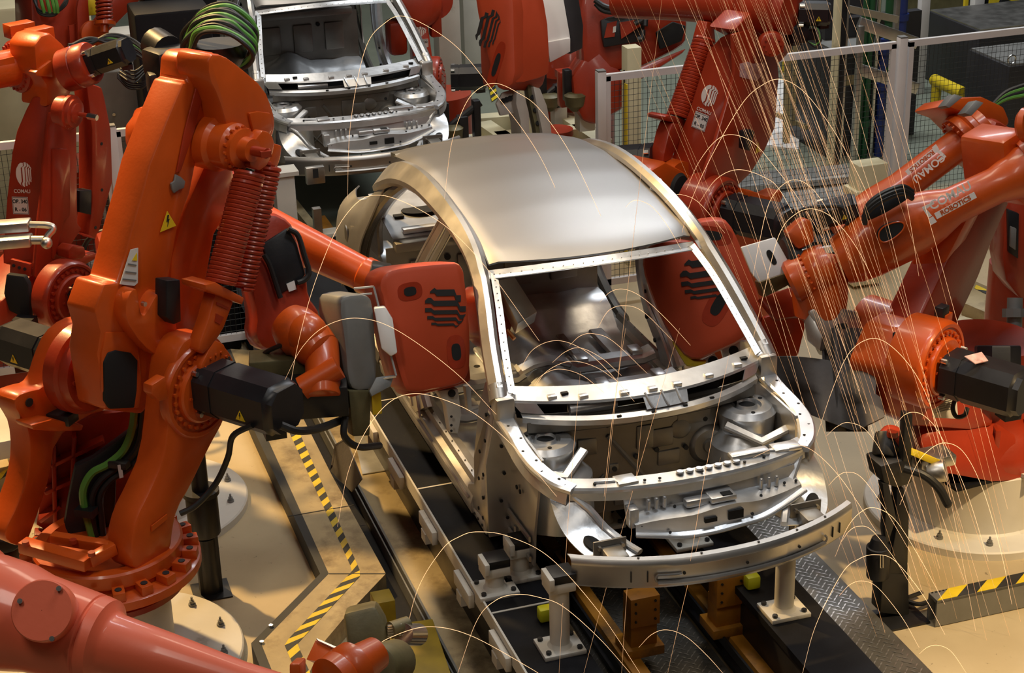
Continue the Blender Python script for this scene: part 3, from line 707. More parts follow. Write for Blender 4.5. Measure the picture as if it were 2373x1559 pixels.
    for k, z in ((-.68,1.19),(-.36,1.18),(-.22,1.2),(-.7,1.08),(-.55,1.03),(-.29,.93),(-.36,.84),(.0,.80),(.35,.98),(.34,.84),(.15,.72),(.60,.84),(.52,1.12),(.72,1.06),(-.1,.98),(.08,1.0)):
        q = fw(k, z); b.cyl(q+V((0,-.02,0)), q+V((0,-.002,0)), .013 if (k*100) % 3 else .010, 8)
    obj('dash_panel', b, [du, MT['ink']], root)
    # ---- radiator support: upper crossmember + lower front panel
    ru = [c(k*.60, 6.70-.055*(1-k*k)+.05*abs(k)**3, 1.155-.006*(1-k*k)) for k in K]
    b = B(); b.sweep(ru, lambda i: (.085,.035), lambda i: (0,-.25,1))
    b.sheet([[q+V((0,-.04,-.01)) for q in ru], [q+V((0,-.045,-.055)) for q in ru]], .005)
    for i, k in enumerate((-.12,-.04,.04,.12,.2,.28,.36)): q = c(k*.6, 6.705-.055*(1-k*k), 1.174); b.lathe(q, (0,0,1), [(0,.02),(.008,.016),(.008,.001)], 14)
    b.box(c(.30,6.70,1.18), (.20,.06,.03), bev=.01); b.box(c(-.33,6.685,1.165), (.10,.09,.022), bev=.006); b.box(c(.50,6.72,1.17), (.14,.08,.02), bev=.006)
    for k in (-.72,.75): b.tube([c(k*.6-.05,6.70,1.176), c(k*.6+.05,6.68,1.174)], .005, 6)
    b.mi = 1
    for k in (-.8,-.62,-.42,-.3,.05,.42,.6,.8): q = c(k*.6, 6.685-.055*(1-k*k)+.05*abs(k)**3, 1.171); b.cyl(q, q+V((0,0,.004)), .008, 8)
    obj('radiator_crossmember', b, [zn, MT['blackhole']], root)
    P0 = [c(u_, 6.64, 1.11) for u_ in (-.36,-.2,-.05,.05,.15,.25,.38,.50)]
    f1 = [(-.36,6.635,1.10),(-.22,6.632,1.10),(-.06,6.63,1.10),(.05,6.63,1.10),(.16,6.63,1.10),(.27,6.632,1.10),(.40,6.64,1.10),(.52,6.66,1.10)]
    f2 = [(-.35,6.63,1.01),(-.22,6.625,1.03),(-.06,6.62,1.035),(.05,6.615,1.05),(.16,6.62,1.05),(.27,6.62,1.045),(.40,6.63,1.045),(.52,6.65,1.05)]
    f3 = [(-.33,6.56,.995),(-.22,6.54,1.01),(-.06,6.52,1.015),(.05,6.51,1.035),(.16,6.52,1.035),(.27,6.53,1.02),(.40,6.55,1.025),(.52,6.58,1.035)]
    f4 = [(-.33,6.555,.96),(-.24,6.535,.95),(-.10,6.515,.94),(.03,6.505,.94),(.16,6.515,.945),(.28,6.525,.95),(.40,6.545,.98),(.52,6.575,1.02)]
    f5 = [(-.34,6.53,.955),(-.25,6.51,.945),(-.11,6.49,.925),(.03,6.48,.925),(.16,6.49,.93),(.29,6.50,.94),(.41,6.52,.975),(.53,6.55,1.015)]
    b = B(); g = [[c(*q) for q in r] for r in (f1,f2,f3,f4,f5)]; g = [catmull(r, 3) for r in g]; b.sheet(g, .006)
    for u_ in (-.25,-.21,-.17,.32,.36,.40): b.cyl(c(u_,6.60,1.04), c(u_,6.60,1.085), .010, 10); b.ball(c(u_,6.60,1.085), .010, 8)
    b.box(c(.10,6.585,1.06), (.13,.11,.03), bev=.008); b.box(c(-.02,6.58,1.05), (.12,.05,.04), bev=.012)
    b.box(c(-.33,6.60,1.02), (.05,.06,.10), bev=.01); b.tube([c(-.34,6.525,.957), c(-.25,6.505,.947), c(-.11,6.485,.928), c(.03,6.475,.928), c(.16,6.485,.933), c(.29,6.495,.942), c(.41,6.515,.977), c(.53,6.545,1.017)], .008, 6, 3)
    b.mi = 1
    b.box(c(.12,6.555,1.068), (.05,.035,.022)); b.box(c(.15,6.514,.985), (.075,.02,.045)); b.box(c(.02,6.505,.985), (.06,.02,.022))
    for u_, y_, z_ in ((-.30,6.56,.985),(-.12,6.60,1.03),(.3,6.56,1.025),(.44,6.60,1.045),(.5,6.6,1.045),(-.18,6.51,.952),(.24,6.52,.96)): b.cyl(c(u_,y_,z_), c(u_,y_-.004,z_+.006), .007, 8)
    obj('front_panel', b, [zn, MT['blackhole']], root)
    # ---- bumper beam: bowed pressed U channel
    BK = [-1+2*i/36 for i in range(37)]
    bx = lambda k: (k*.70, 6.21+.20*abs(k)**2.2, .902)
    def brow(dy, dz, s_=1): return [c(bx(k)[0]*s_, bx(k)[1]+dy, bx(k)[2]+dz) for k in BK]
    b = B(); b.sheet([brow(.05,.075), brow(.012,.078), brow(0,.066), brow(-.004,.05), brow(-.002,.045), brow(.0,-.05), brow(.012,-.066), brow(.05,-.068)], .005)
    # pressed groove outline
    gr1 = [c(k*.70, 6.21+.20*abs(k)**2.2-.009, .877-.004) for k in [-.5+1.22*i/24 for i in range(25)]]
    gr2 = [q+V((0,0,.038)) for q in gr1]
    b.tube(gr1, .0105, 6); b.tube([gr1[0]]+[gr1[0].lerp(gr2[0], t)+V((-.012*math.sin(PI*t),0,0)) for t in (.25,.5,.75)]+[gr2[0]]+gr2[1:4], .005, 6); b.tube([gr1[-1]]+[gr1[-1].lerp(gr2[-1], t)+V((.012*math.sin(PI*t),0,0)) for t in (.25,.5,.75)]+[gr2[-1]], .006, 6)
    b.mi = 1
    for k in (-.66,-.56,.80,.87): q = c(bx(k)[0], bx(k)[1]-.004, .902); b.box(q, (.006,.006,.055), bev=.002)
    for k in (-.33,.1,.5): q = c(bx(k)[0], bx(k)[1]-.006, .909); b.cyl(q, q+V((0,.004,0)), .007, 8)
    for k in (-.6,-.2,.2,.5,.75): q = c(bx(k)[0], bx(k)[1]+.03, .981); b.cyl(q, q+V((0,0,.003)), .006, 8)
    obj('bumper_beam', b, [st, MT['ink']], root)
    # ---- floor pan, tunnel, seat crossmembers, rear bulkhead and shelf
    b = B(); U = [-.68+1.36*i/20 for i in range(21)]
    def fz(u, y): return .70+.11*math.exp(-(u/.14)**2)+(.0 if y < 9.35 else min(.16, (y-9.35)*.9))+.006*math.sin(u*26)*(abs(u) > .2)
    b.sheet([[c(u, 7.30+i*.115, fz(u, 7.3+i*.115)) for u in U] for i in range(25)], .008, True)
    b.mi = 1
    for u, y in ((-.36,8.05),(.36,8.05)): b.cyl(c(u,y,fz(u,y)-.002), c(u,y,fz(u,y)+.004), .085, 24)
    for u, y in ((-.5,8.9),(.5,8.9),(-.3,9.15),(.3,9.15),(.15,8.4),(-.45,8.3),(.45,8.3)): b.cyl(c(u,y,fz(u,y)), c(u,y,fz(u,y)+.004), .02, 12)
    obj('floor_pan', b, [zn, MT['blackhole']], root, 60)
    for y, h in ((8.42,.085),(8.78,.07)):
        b = B()
        for e in (-1, 1):
            pts = [c(e*.14,y,.80), c(e*.18,y,.775), c(e*.6,y,.77), c(e*.67,y,.79)]
            b.sweep(pts, lambda i: (.12,h), lambda i: (0,0,1))
            for u_ in (.22,.56): b.box(c(e*u_,y,.82), (.07,.10,.03), bev=.008)
        b.sweep([c(k*.15,y,.80+.04*(1-k*k)) for k in (-1,-.5,0,.5,1)], lambda i: (.10,.03), lambda i: (0,0,1))
        obj('seat_crossmember', b, zn, root)
    for u0, u1 in ((-.62,-.40),(-.30,-.2),(.22,.34),(.42,.6)):
        b = B(); b.sweep([c((u0+u1)/2,8.85,.735), c((u0+u1)/2,9.3,.74)], lambda i: (abs(u1-u0)*.5,.03), lambda i: (0,0,1)); obj('floor_bead', b, zn, root)
    b = B(); b.sheet([[c(u, 9.72, z) for u in U] for z in (.85,1.0,1.15,1.3)], .01); b.box(c(0,9.70,1.31), (1.26,.08,.06), bev=.01)
    for u_ in (-.45,-.15,.15,.45): b.box(c(u_,9.70,1.08), (.18,.03,.26), bev=.012)
    b.mi = 1
    for u_ in (-.30,.30): b.cyl(c(u_,9.695,1.2), c(u_,9.70,1.2), .02, 12)
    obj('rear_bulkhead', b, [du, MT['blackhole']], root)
    b = B(); sh = [[c(u*.92, 9.74+.12*i, 1.345+.02*i) for u in U] for i in range(6)]; b.sheet(sh, .008, True)
    b.box(c(0,9.80,1.37), (1.1,.06,.03), bev=.006); b.mi = 1
    for u_ in (-.36,.36): b.poly([c(u_+.13*math.cos(w), 10.05+.08*math.sin(w), 1.405) for w in [2*PI*k/20 for k in range(20)]], [tuple(range(20))])
    for u_ in (-.52,-.1,.1,.52): b.box(c(u_,10.0,1.395), (.06,.05,.012))
    obj('parcel_shelf', b, [zn, MT['blackhole']], root)
    b = B(); b.box(c(0,10.70,1.0), (1.36,.03,.5), bev=.01); b.box(c(0,10.68,1.28), (1.3,.08,.05), bev=.01); obj('rear_end_panel', b, st, root)
    b = B(); b.sheet([[c(u*.9, 9.8+.17*i, .86-.02*math.sin(i*PI/5)) for u in U] for i in range(6)], .008, True); obj('trunk_floor', b, du, root)
    return root
car = thing('car_body', 'bare steel car body shell with complete roof in the middle of the photo', 'car body', (CX, 7.44, 0), 'bare car body shells')
make_car(car)
car2 = copy_tree(car); car2.location = (CX, 7.44+6.37, 0)
car2['label'] = 'bare steel car body shell waiting further back, its windshield opening cut by the top edge'
# ================================================================ ROBOTS
def plane(px, py, d, n): return (at_d(px, py, d), V(n).normalized())
def trace(pts, pl): return [at_p(x, y, pl[0], pl[1]) for x, y in pts]
def slab(b, pts, pl, th, bev=.012, sm=0):
    P = trace(pts, pl)
    if sm: P = chaikin(P, sm)
    return b.prism(P, -pl[1]*th, bev)
def motor(parent, p, ax, up, w, h, L, sticker=True, name='servo_motor', mt=None, side=None):
    # octagonal black motor body from flange p along ax, with stepped rear cap and connector
    p = V(p); ax = V(ax).normalized(); sd = ax.cross(V(up)).normalized(); u = sd.cross(ax).normalized()
    def loop(t, k=1, c=.22): 
        a, q = w/2*k, h/2*k; cx_, cy_ = w*c*k, h*c*k
        return [p+ax*t+sd*x+u*y for x, y in ((-a,-q+cy_),(-a+cx_,-q),(a-cx_,-q),(a,-q+cy_),(a,q-cy_),(a-cx_,q),(-a+cx_,q),(-a,q-cy_))]
    b = B(); b.loft([loop(0), loop(L*.22), loop(L*.22,.96), loop(L*.26,.96), loop(L*.26), loop(L*.9), loop(L*.93,.9), loop(L,.86)])
    b.box(p+ax*.012, (.02,.02,.02)); b.mi = 1
    for x in (-.43,.43):
        for y in (-.43,.43): q = p+ax*.004+sd*w*x+u*h*y; b.cyl(q, q+ax*.03, .013, 8)
    b.mi = 0; b.box(p+ax*L*.8-u*h*.55, (w*.4,w*.4,h*.2))
    o = obj(name, b, [mt or MT['motor'], MT['chrome']], parent)
    if sticker:
        n = side if side is not None else (sd if sd.dot(FWD) < -sd.dot(-FWD)*0 and sd.dot(FWD) < 0 else -sd)
        e = ax if n.cross(ax).dot(u) < 0 else -ax
        ex = u.cross(n); sticker_triangle(p+ax*L*.62+n*(w/2)-u*h*.12, ex, u, h*.24, o)
    return o
def gear_disc(parent, Cn, ax, R, L, m, name='gearbox', nb=26, hole=0):
    # bolted disc: big rim, recessed ring of bolts, raised hub; Cn is the centre of the visible face
    ax = V(ax).normalized(); Cn = V(Cn); b = B()
    b.lathe(Cn-ax*L, ax, [(0,R*.98),(L-.03,R),(L-.012,R-.004),(L,R-.016),(L,R*.86),(L-.010,R*.84),(L-.010,R*.66),(L+.012,R*.64),(L+.02,R*.60),(L+.02,.001)], 56)
    bolts(b, Cn-ax*.008, ax, R*.75, nb, .0105, .013)
    bolts(b, Cn+ax*.02, ax, R*.42, 8, .008, .008)
    return obj(name, b, m, parent)
def spring(parent, p, q, R, wire, turns, m, name='balancer_spring'):
    p, q = V(p), V(q); d = q-p; a, c, ax = frame(d); n = int(turns*14)
    pts = [p+d*(i/n)+(a*math.cos(2*PI*turns*i/n)+c*math.sin(2*PI*turns*i/n))*(R-wire) for i in range(n+1)]
    b = B(); b.tube(pts, wire, 6); b.cyl(p, q, R*.55, 14); return obj(name, b, m, parent)
def hose(parent, pts, r, m, name='hose', sm=6):
    b = B(); b.tube(pts, r, 8, sm); return obj(name, b, m, parent)
def D(x, y, d): return at_d(x, y, d)
OR, RD, SA = MT['orange'], MT['red'], MT['salmon']

# ---------------------------------------------------------------- R1: large orange robot, front left
ax1 = V((.6,-.8,0)); w1 = V((.8,.6,0)); D1 = 8.5
Sr = D(470,900,D1)                     # face of the near shoulder gearbox
r1 = thing('industrial_robot', 'large orange robot at front left, seen from behind, with twin springs', 'robot', (.37,7.82,.46), 'six-axis robots')
def pl1(k): return (Sr+ax1*k, ax1)
c1 = V((.37,7.82,-.26))
b = B(); b.lathe(c1+V((0,0,.72)), (0,0,1), [(0,.36),(.03,.36),(.05,.30),(.10,.30)], 40); obj('base_column', b, RD, r1)
b = B(); b.lathe(c1+V((0,0,.80)), (0,0,1), [(0,.40),(.012,.445),(.055,.445),(.065,.43),(.065,.33)], 56)
for i in range(20):
    if i in (12,13,14): continue
    w = 2*PI*i/20; e = V((math.cos(w), math.sin(w), 0)); q = c1+V((0,0,.885))+e*.395
    b.box(q, (.085,.06,.05), MX.Rotation(w, 3, 'Z'), bev=.006)
b.mi = 1
for i in range(20):
    w = 2*PI*(i+.0)/20; e = V((math.cos(w), math.sin(w), 0)); q = c1+V((0,0,.905))+e*.40; b.cyl(q, q+V((0,0,.009)), .017, 12)
obj('base_flange', b, [OR, MT['ink']], r1)
b = B(); b.lathe(c1+V((0,0,.86)), (0,0,1), [(0,.35),(.03,.35),(.035,.365),(.10,.365),(.11,.355),(.11,.30),(.05,.29),(.05,.001)], 56)
obj('turret', b, OR, r1)
b = B(); b.bar(at_z(52,1262,.80), at_z(206,1306,.78), .07, .06, bev=.006); b.bar(at_z(206,1300,.78), at_z(266,1268,.80), .05, .06, bev=.006); b.bar(at_z(120,1245,.82), at_z(266,1268,.80), .05, .05, bev=.006)
b.mi = 1
for q in ((60,1262),(170,1258),(213,1287)): p = at_z(*q,.83); b.cyl(p, p+V((0,0,.02)), .018, 10)
obj('rear_frame', b, [OR, RD], r1)
right_cheek = [(460,778),(432,786),(414,812),(404,850),(394,937),(379,1068),(345,1145),(317,1199),(302,1258),(310,1330),(350,1312),(398,1278),(402,1230),(413,1179),(443,1129),(484,1043),(526,967),(541,900),(540,835),(518,790),(490,775)]
b = B(); slab(b, right_cheek, pl1(0), .17, .02, 1); 
b.prism(trace([(350,1218),(386,1190),(386,1202),(350,1231)], pl1(.004)), ax1*.006); 
slab(b, [(352,893),(384,872),(390,925),(370,930),(352,912)], pl1(.05), .06, .006); obj('shoulder_cheek', b, OR, r1)
left_cheek = [(232,742),(188,750),(147,784),(124,836),(111,880),(97,900),(71,905),(40,916),(32,940),(50,967),(66,996),(71,1055),(62,1114),(38,1179),(16,1220),(10,1245),(30,1264),(62,1264),(93,1180),(118,1100),(128,1020),(200,965),(250,950),(284,905),(292,820),(272,765)]
b = B(); slab(b, left_cheek, pl1(-.66), .15, .02, 1); b.mi = 1
q = trace([(67,932)], pl1(-.655))[0]; b.cyl(q, q+ax1*.006, .022, 16); b.mi = 0
slab(b, [(72,985),(120,972),(195,985),(190,998),(128,1000),(78,996)], pl1(-.56), .12, .008)
obj('shoulder_cheek', b, [OR, MT['ink']], r1)
b = B(); q = trace([(142,965)], pl1(-.62))[0]; b.box(q, (.14,.09,.055), MX.Rotation(-.65,3,'Z'), bev=.004); obj('limit_switch_box', b, MT['black'], r1)
# ribbed back wall between the cheeks
b = B(); wl = (Sr-ax1*.52+w1*.10, (ax1*.75-w1*.66).normalized())
b.prism(trace([(120,1000),(225,960),(330,950),(345,1050),(320,1190),(290,1250),(150,1255),(85,1215)], wl), -wl[1]*.04)
for p0, p1 in (((118,1068),(240,1010)),((104,1130),(175,1098)),((92,1195),(140,1160)),((172,1000),(160,1245)),((125,1020),(128,1240)),((180,1062),(330,1020)),((80,1228),(300,1245))):
    u_, v_ = trace([p0, p1], wl); b.bar(u_+wl[1]*.03, v_+wl[1]*.03, .022, .08, up=wl[1], bev=.004)
obj('ribbed_back_wall', b, RD, r1)
b = B(); kp = (Sr-ax1*.30, (ax1*.8-w1*.6).normalized()); slab(b, [(175,1080),(215,1062),(300,1000),(335,985),(340,1060),(270,1110),(268,1160),(262,1225),(240,1255),(145,1240),(160,1150)], kp, .05, .01); obj('cable_guard', b, MT['black'], r1)
hp_ = (kp[0]+kp[1]*.07, kp[1])
hose(r1, trace([(320,820),(322,860),(313,920),(308,985),(288,1040),(250,1075),(213,1096),(193,1135),(197,1180),(206,1215),(216,1252)], hp_), .020, MT['green'], 'green_hose')
hose(r1, trace([(334,850),(330,950),(318,1030),(280,1075),(236,1110),(214,1150),(216,1210),(226,1250)], hp_), .018, MT['rubber'])
hose(r1, trace([(340,960),(330,1045),(296,1085),(256,1112),(232,1150),(236,1215),(240,1250)], hp_), .018, MT['rubber'])
b = B(); q = trace([(276,1075)], (hp_[0]+kp[1]*.03, kp[1]))[0]; b.box(q, (.10,.05,.035), MX.Rotation(-.6,3,'Z'), bev=.004); obj('hose_clamp', b, MT['black'], r1); b = B(); q = trace([(200,1185)], (hp_[0]+kp[1]*.02, kp[1]))[0]; b.box(q, (.10,.06,.04), MX.Rotation(-.6,3,'Z')); obj('hose_clamp', b, MT['black'], r1)
b = B(); q = trace([(272,1078),(282,1075),(286,1105),(277,1108)], (hp_[0]+kp[1]*.06, kp[1])); b.prism(q, kp[1]*.003); obj('tag_label', b, MT['label'], r1)
# far gearbox ring seen between the cheeks and the black opening of the link
Cl = trace([(226,862)], pl1(-.46))[0]
b = B(); b.lathe(Cl, -ax1, [(0,.13),(0,.19),(.03,.205),(.05,.205),(.06,.225),(.13,.23),(.14,.21)], 48); bolts(b, Cl, ax1, .15, 14, .012, .012); obj('gearbox', b, RD, r1)
# lower link between the cheeks
link = [(437,190),(440,142),(455,124),(502,122),(498,185),(474,205),(479,280),(457,370),(441,450),(415,520),(400,600),(392,650),(385,800),(378,900),(330,960),(245,950),(225,820),(233,770),(220,722),(243,658),(274,655),(292,592),(307,533),(333,444),(348,384),(387,283),(425,192)]
b = B(); slab(b, link, pl1(-.22), .20, .03); obj('lower_arm', b, OR, r1)
b = B(); slab(b, [(474,205),(452,300),(420,395),(410,400),(430,300),(455,205)], pl1(-.205), .01, .003); obj('arm_groove', b, RD, r1); b = B(); slab(b, [(247,770),(318,770),(330,900),(322,945),(262,950),(238,905),(236,820)], pl1(-.21), .02, .006); b.mi = 1
slab(b, [(252,818),(270,812),(305,818),(320,835),(318,905),(312,945),(256,948),(244,930),(242,840)], pl1(-.20), .02, .006); obj('arm_opening', b, [OR, MT['blackhole']], r1)
b = B(); slab(b, [(470,395),(500,330),(545,395),(548,460),(500,545),(482,650),(492,720),(470,790),(425,800),(392,760),(398,600),(432,480)], pl1(-.30), .18, .03); obj('inner_link', b, OR, r1)
b = B(); slab(b, [(484,124),(519,127),(560,156),(614,203),(634,254),(640,285),(634,318),(612,345),(590,356),(578,395),(546,392),(531,369),(528,295),(507,224),(484,180)], pl1(-.08), .22, .03, 1)
slab(b, [(578,262),(600,258),(628,262),(632,300),(618,330),(600,340),(588,305)], pl1(-.065), .02, .008); obj('elbow_housing', b, OR, r1)
Ce = trace([(557,343)], pl1(-.02))[0]; b = B(); b.lathe(Ce-ax1*.25, ax1, [(0,.13),(.12,.135),(.14,.115),(.22,.115),(.24,.095),(.27,.095),(.28,.06),(.33,.055),(.335,.001)], 40); bolts(b, Ce-ax1*.01, ax1, .10, 16, .009, .012); b.mi = 1; b.cyl(Ce+ax1*.08, Ce+ax1*.17, .025, 12); b.box(Ce+ax1*.16, (.05,.05,.03)); obj('elbow_gearbox', b, [OR, RD], r1)
b = B(); b.lathe(D(395,300,9.3), V((-.8,-.35,-.15)), [(0,.16),(.12,.17),(.14,.15),(.2,.12),(.24,.06),(.25,.001)], 28); b.box(D(410,310,9.3), (.2,.2,.2), bev=.03); obj('upper_arm_rear', b, OR, r1)
# springs and rods
k1 = .04
sa0, sa1 = trace([(580,398),(511,655)], pl1(k1)); spring(r1, sa0, sa1, .078, .0125, 27, RD)
sb0, sb1 = trace([(624,380),(560,668)], pl1(k1-.08)); spring(r1, sb0, sb1, .066, .012, 27, RD)
b = B(); slab(b, [(476,660),(500,654),(566,690),(562,706),(545,700),(478,673)], pl1(k1+.05), .16, .006); obj('spring_plate', b, OR, r1)
b = B(); slab(b, [(570,385),(602,300),(630,308),(640,340),(612,400)], pl1(k1), .06, .01, 1); slab(b, [(606,398),(630,330),(655,338),(650,370),(640,400)], pl1(k1-.06), .05, .01); obj('spring_head', b, OR, r1)
b = B(); slab(b, [(500,680),(543,698),(520,760),(507,782),(484,810),(472,822),(460,812),(466,790),(484,740)], pl1(k1+.02), .08, .012); b.mi = 1; slab(b, [(503,700),(530,712),(529,718),(502,706)], pl1(k1+.025), .01, 0); slab(b, [(501,726),(519,735),(510,752),(498,745)], pl1(k1+.024), .008, 0); obj('spring_rod', b, [OR, RD], r1)
b = B(); slab(b, [(499,787),(520,798),(541,846),(520,858),(466,866),(468,845),(484,812)], pl1(.06), .07, .01); b.mi = 0
for q in ((488,830),(500,822),(512,816),(524,826),(476,852),(505,845)): p = trace([q], pl1(.06))[0]; b.cyl(p, p+ax1*.008, .007, 8)
obj('rod_lug', b, [OR, RD], r1)
b = B(); slab(b, [(345,716),(362,684),(378,675),(392,690),(414,762),(402,800),(372,830),(330,800),(292,742),(292,702),(305,672),(320,668),(324,715),(332,735)], pl1(-.14), .16, .02, 1); b.mi = 1; p = trace([(330,703)], pl1(-.135))[0]; b.cyl(p, p+ax1*.02, .012, 10); obj('link_clevis', b, [OR, MT['chrome']], r1)
b = B(); slab(b, [(387,650),(418,648),(420,745),(404,752),(386,735)], pl1(-.08), .08, .006); obj('bump_stop', b, MT['black'], r1)
gear_disc(r1, trace([(470,905)], pl1(.012))[0], ax1, .245, .05, OR)
b = B(); p = trace([(442,930)], pl1(.03))[0]; u_ = [trace([q], pl1(.027))[0] for q in ((438,926),(451,921),(451,934),(439,940))]; b.prism(u_, ax1*.003); obj('data_label', b, MT['label'], r1)
mr_ = trace([(487,893)], pl1(.03))[0]
motor(r1, mr_, ax1, (0,0,1), .25, .25, .50, side=None)
motor(r1, trace([(150,828)], pl1(-.83))[0], -ax1, (0,0,1), .22, .22, .42, name='servo_motor', mt=MT['motor'])
hose(r1, [D(585,985,8.2), D(540,1010,8.25), D(528,1060,8.3), D(500,1120,8.35), D(455,1170,8.35), D(418,1190,8.35)], .015, MT['rubber'], 'motor_cable')
hose(r1, [D(650,985,8.15), D(690,998,8.2), D(740,992,8.4), D(800,970,8.7)], .020, MT['rubber'], 'motor_cable')
# stickers
P = trace([(388,510)], pl1(-.21))[0]; sticker_triangle(P, w1, V((.12,.0,1)), .105, r1)
b = B(); q = trace([(302,578),(319,574),(318,655),(310,662),(277,658)], pl1(-.213)); b.prism(q, ax1*.004); b.mi = 1
for y in (610,628,645): u_ = trace([(297-(y-610)*.35,y),(316,y+3),(316,y+6),(296-(y-610)*.35,y+3)], pl1(-.206)); b.prism(u_, ax1*.001)
b.mi = 2; b.prism(trace([(306,603),(318,604),(317,585)], pl1(-.206)), ax1*.001); obj('instruction_label', b, [MT['label'], MT['grey'], MT['tyellow']], r1)
b = B(); slab(b, [(397,425),(405,420),(408,404),(420,410),(430,420),(427,436),(415,440),(404,448),(400,440)], pl1(-.205), .012, .003); obj('dust_scuff', b, MT['grey'], r1)
# hose pack on the elbow
rg = random.Random(5)
for i in range(11):
    d = 9.25-.03*i; g = MT['green'] if i in (1,4,6,9) else MT['rubber']; o1, o2, o3 = rg.uniform(-12,12), rg.uniform(-14,14), rg.uniform(-10,10)
    y = 2+i*9; hose(r1, [D(432+o1,95+i*3,d+.15), D(436+o1,62+i*5,d+.12), D(458+o2*.5,30+y*.55,d+.05), D(492,8+y*.72+o3*.4,d), D(528+o2*.4,6+y*.8,d-.02), D(562+o1*.4,24+y*.85,d), D(588+o3*.4,58+y*.75,d+.04), D(592-i*1.5+o2*.3,92+y*.6,d+.1), D(578-i*2,125+y*.4,d+.16)], .015 if g is MT['green'] else .011+.004*(i % 2), g, 'green_cable' if g is MT['green'] else 'hose')
b = B(); b.lathe(D(505,100,9.3), V((0,0,-1)), [(0,.14),(.05,.15),(.1,.13),(.16,.10)], 20); b.box(D(400,140,9.5), (.28,.2,.16), MX.Rotation(.4,3,'Z'), bev=.03); b.box(D(385,190,9.5), (.20,.16,.14), bev=.02); b.cyl(D(390,120,9.5), D(360,100,9.6), .09, 16); obj('hose_drum', b, MT['black'], r1)

# forearm, wrist and welding tool of R1 (tool in the front-left door opening)
fp = plane(660,640,8.85,(.1,-.95,.3))
b = B(); slab(b, [(600,500),(633,489),(677,512),(692,548),(715,636),(720,690),(742,719),(746,735),(739,772),(715,793),(674,807),(639,813),(609,813),(588,778),(594,731),(580,666),(575,607),(580,553)], fp, .26, .05, 1); obj('forearm', b, RD, r1)
b = B(); slab(b, [(606,566),(668,527),(689,565),(709,636),(690,660),(647,683)], (fp[0]+fp[1]*.012, fp[1]), .03, .01); b.mi = 1; slab(b, [(664,658),(682,650),(687,670),(670,676)], (fp[0]+fp[1]*.02, fp[1]), .01, 0); obj('forearm_recess', b, [MT['black'], MT['label']], r1)
hose(r1, trace([(668,530),(690,545),(705,590),(716,630),(706,648),(690,655)], (fp[0]+fp[1]*.03, fp[1])), .014, MT['rubber'])
hose(r1, trace([(612,590),(625,615),(640,660),(650,690)], (fp[0]+fp[1]*.03, fp[1])), .014, MT['rubber'])
wa, wb = D(665,745,8.7), D(772,838,8.55); wx = (wb-wa).normalized()
b = B(); b.lathe(wa, wx, [(0,.10),(.05,.12),(.12,.125),(.15,.11),(.20,.115),(.26,.10),(.28,.07)], 32); b.ball(D(712,775,8.6), .105, 20); b.cyl(D(745,790,8.62), D(750,920,8.5), .085, 24, bev=.01); b.cyl(D(700,900,8.5), D(785,850,8.5), .06, 20); obj('wrist', b, OR, r1)
b = B(); b.box(D(650,850,8.7), (.30,.16,.14), MX.Rotation(-.2,3,'Z'), bev=.01); b.mi = 1; b.box(D(720,915,8.6), (.36,.22,.16), MX.Rotation(-.2,3,'Z'), bev=.01); obj('transformer_box', b, [MT['olive'], MT['black']], r1)
hose(r1, [D(600,850,8.75), D(612,820,8.7), D(650,800,8.6), D(700,780,8.55)], .012, MT['rubber'])
hose(r1, [D(800,965,8.6), D(798,1010,8.6), D(830,1035,8.7), D(880,1032,8.9)], .018, MT['rubber'])
# tool changer and gun
gn = V((.22,-.93,.30)).normalized(); gx = RGT
gun = thing('weld_gun', 'red covered spot welding gun reaching into the front left door opening of the car', 'weld gun', D(1000,760,9.0), 'spot welding guns')
tc_ = D(845,790,8.75)
b = B(); tpl = plane(845,790,8.62,(.25,-.93,.25)); slab(b, [(785,700),(800,684),(852,680),(866,700),(872,780),(876,862),(868,902),(820,908),(806,880),(800,800)], tpl, .26, .02, 1); obj('tool_changer', b, MT['grey'], gun)
b = B(); slab(b, [(808,905),(862,905),(858,1010),(818,1012)], plane(845,950,8.66,(.2,-.95,.1)), .07, .01); obj('changer_bracket', b, MT['olive'], gun)
b = B(); slab(b, [(866,714),(892,711),(910,740),(921,818),(906,826),(884,808)], plane(890,770,8.60,(-.2,-.93,.3)), .10, .008); obj('connector_plate', b, MT['plateglow'], gun)
b = B()
for p, q in (((820,668),(866,664)),((866,664),(880,720)),((880,720),(905,820)),((905,820),(918,870)),((918,872),(870,880)),((820,684),(862,680))): b.bar(D(*p,8.66), D(*q,8.66), .008, .008)
obj('guard_wire', b, MT['zinc'], gun)
b = B(); slab(b, [(872,874),(914,868),(905,895),(862,918),(856,906)], plane(885,885,8.65,(.1,-.8,.5)), .02, .003); b.mi = 1; b.box(D(870,930,8.72), (.05,.06,.12), bev=.006); obj('lower_guard', b, [MT['grey'], MT['yellow']], gun)
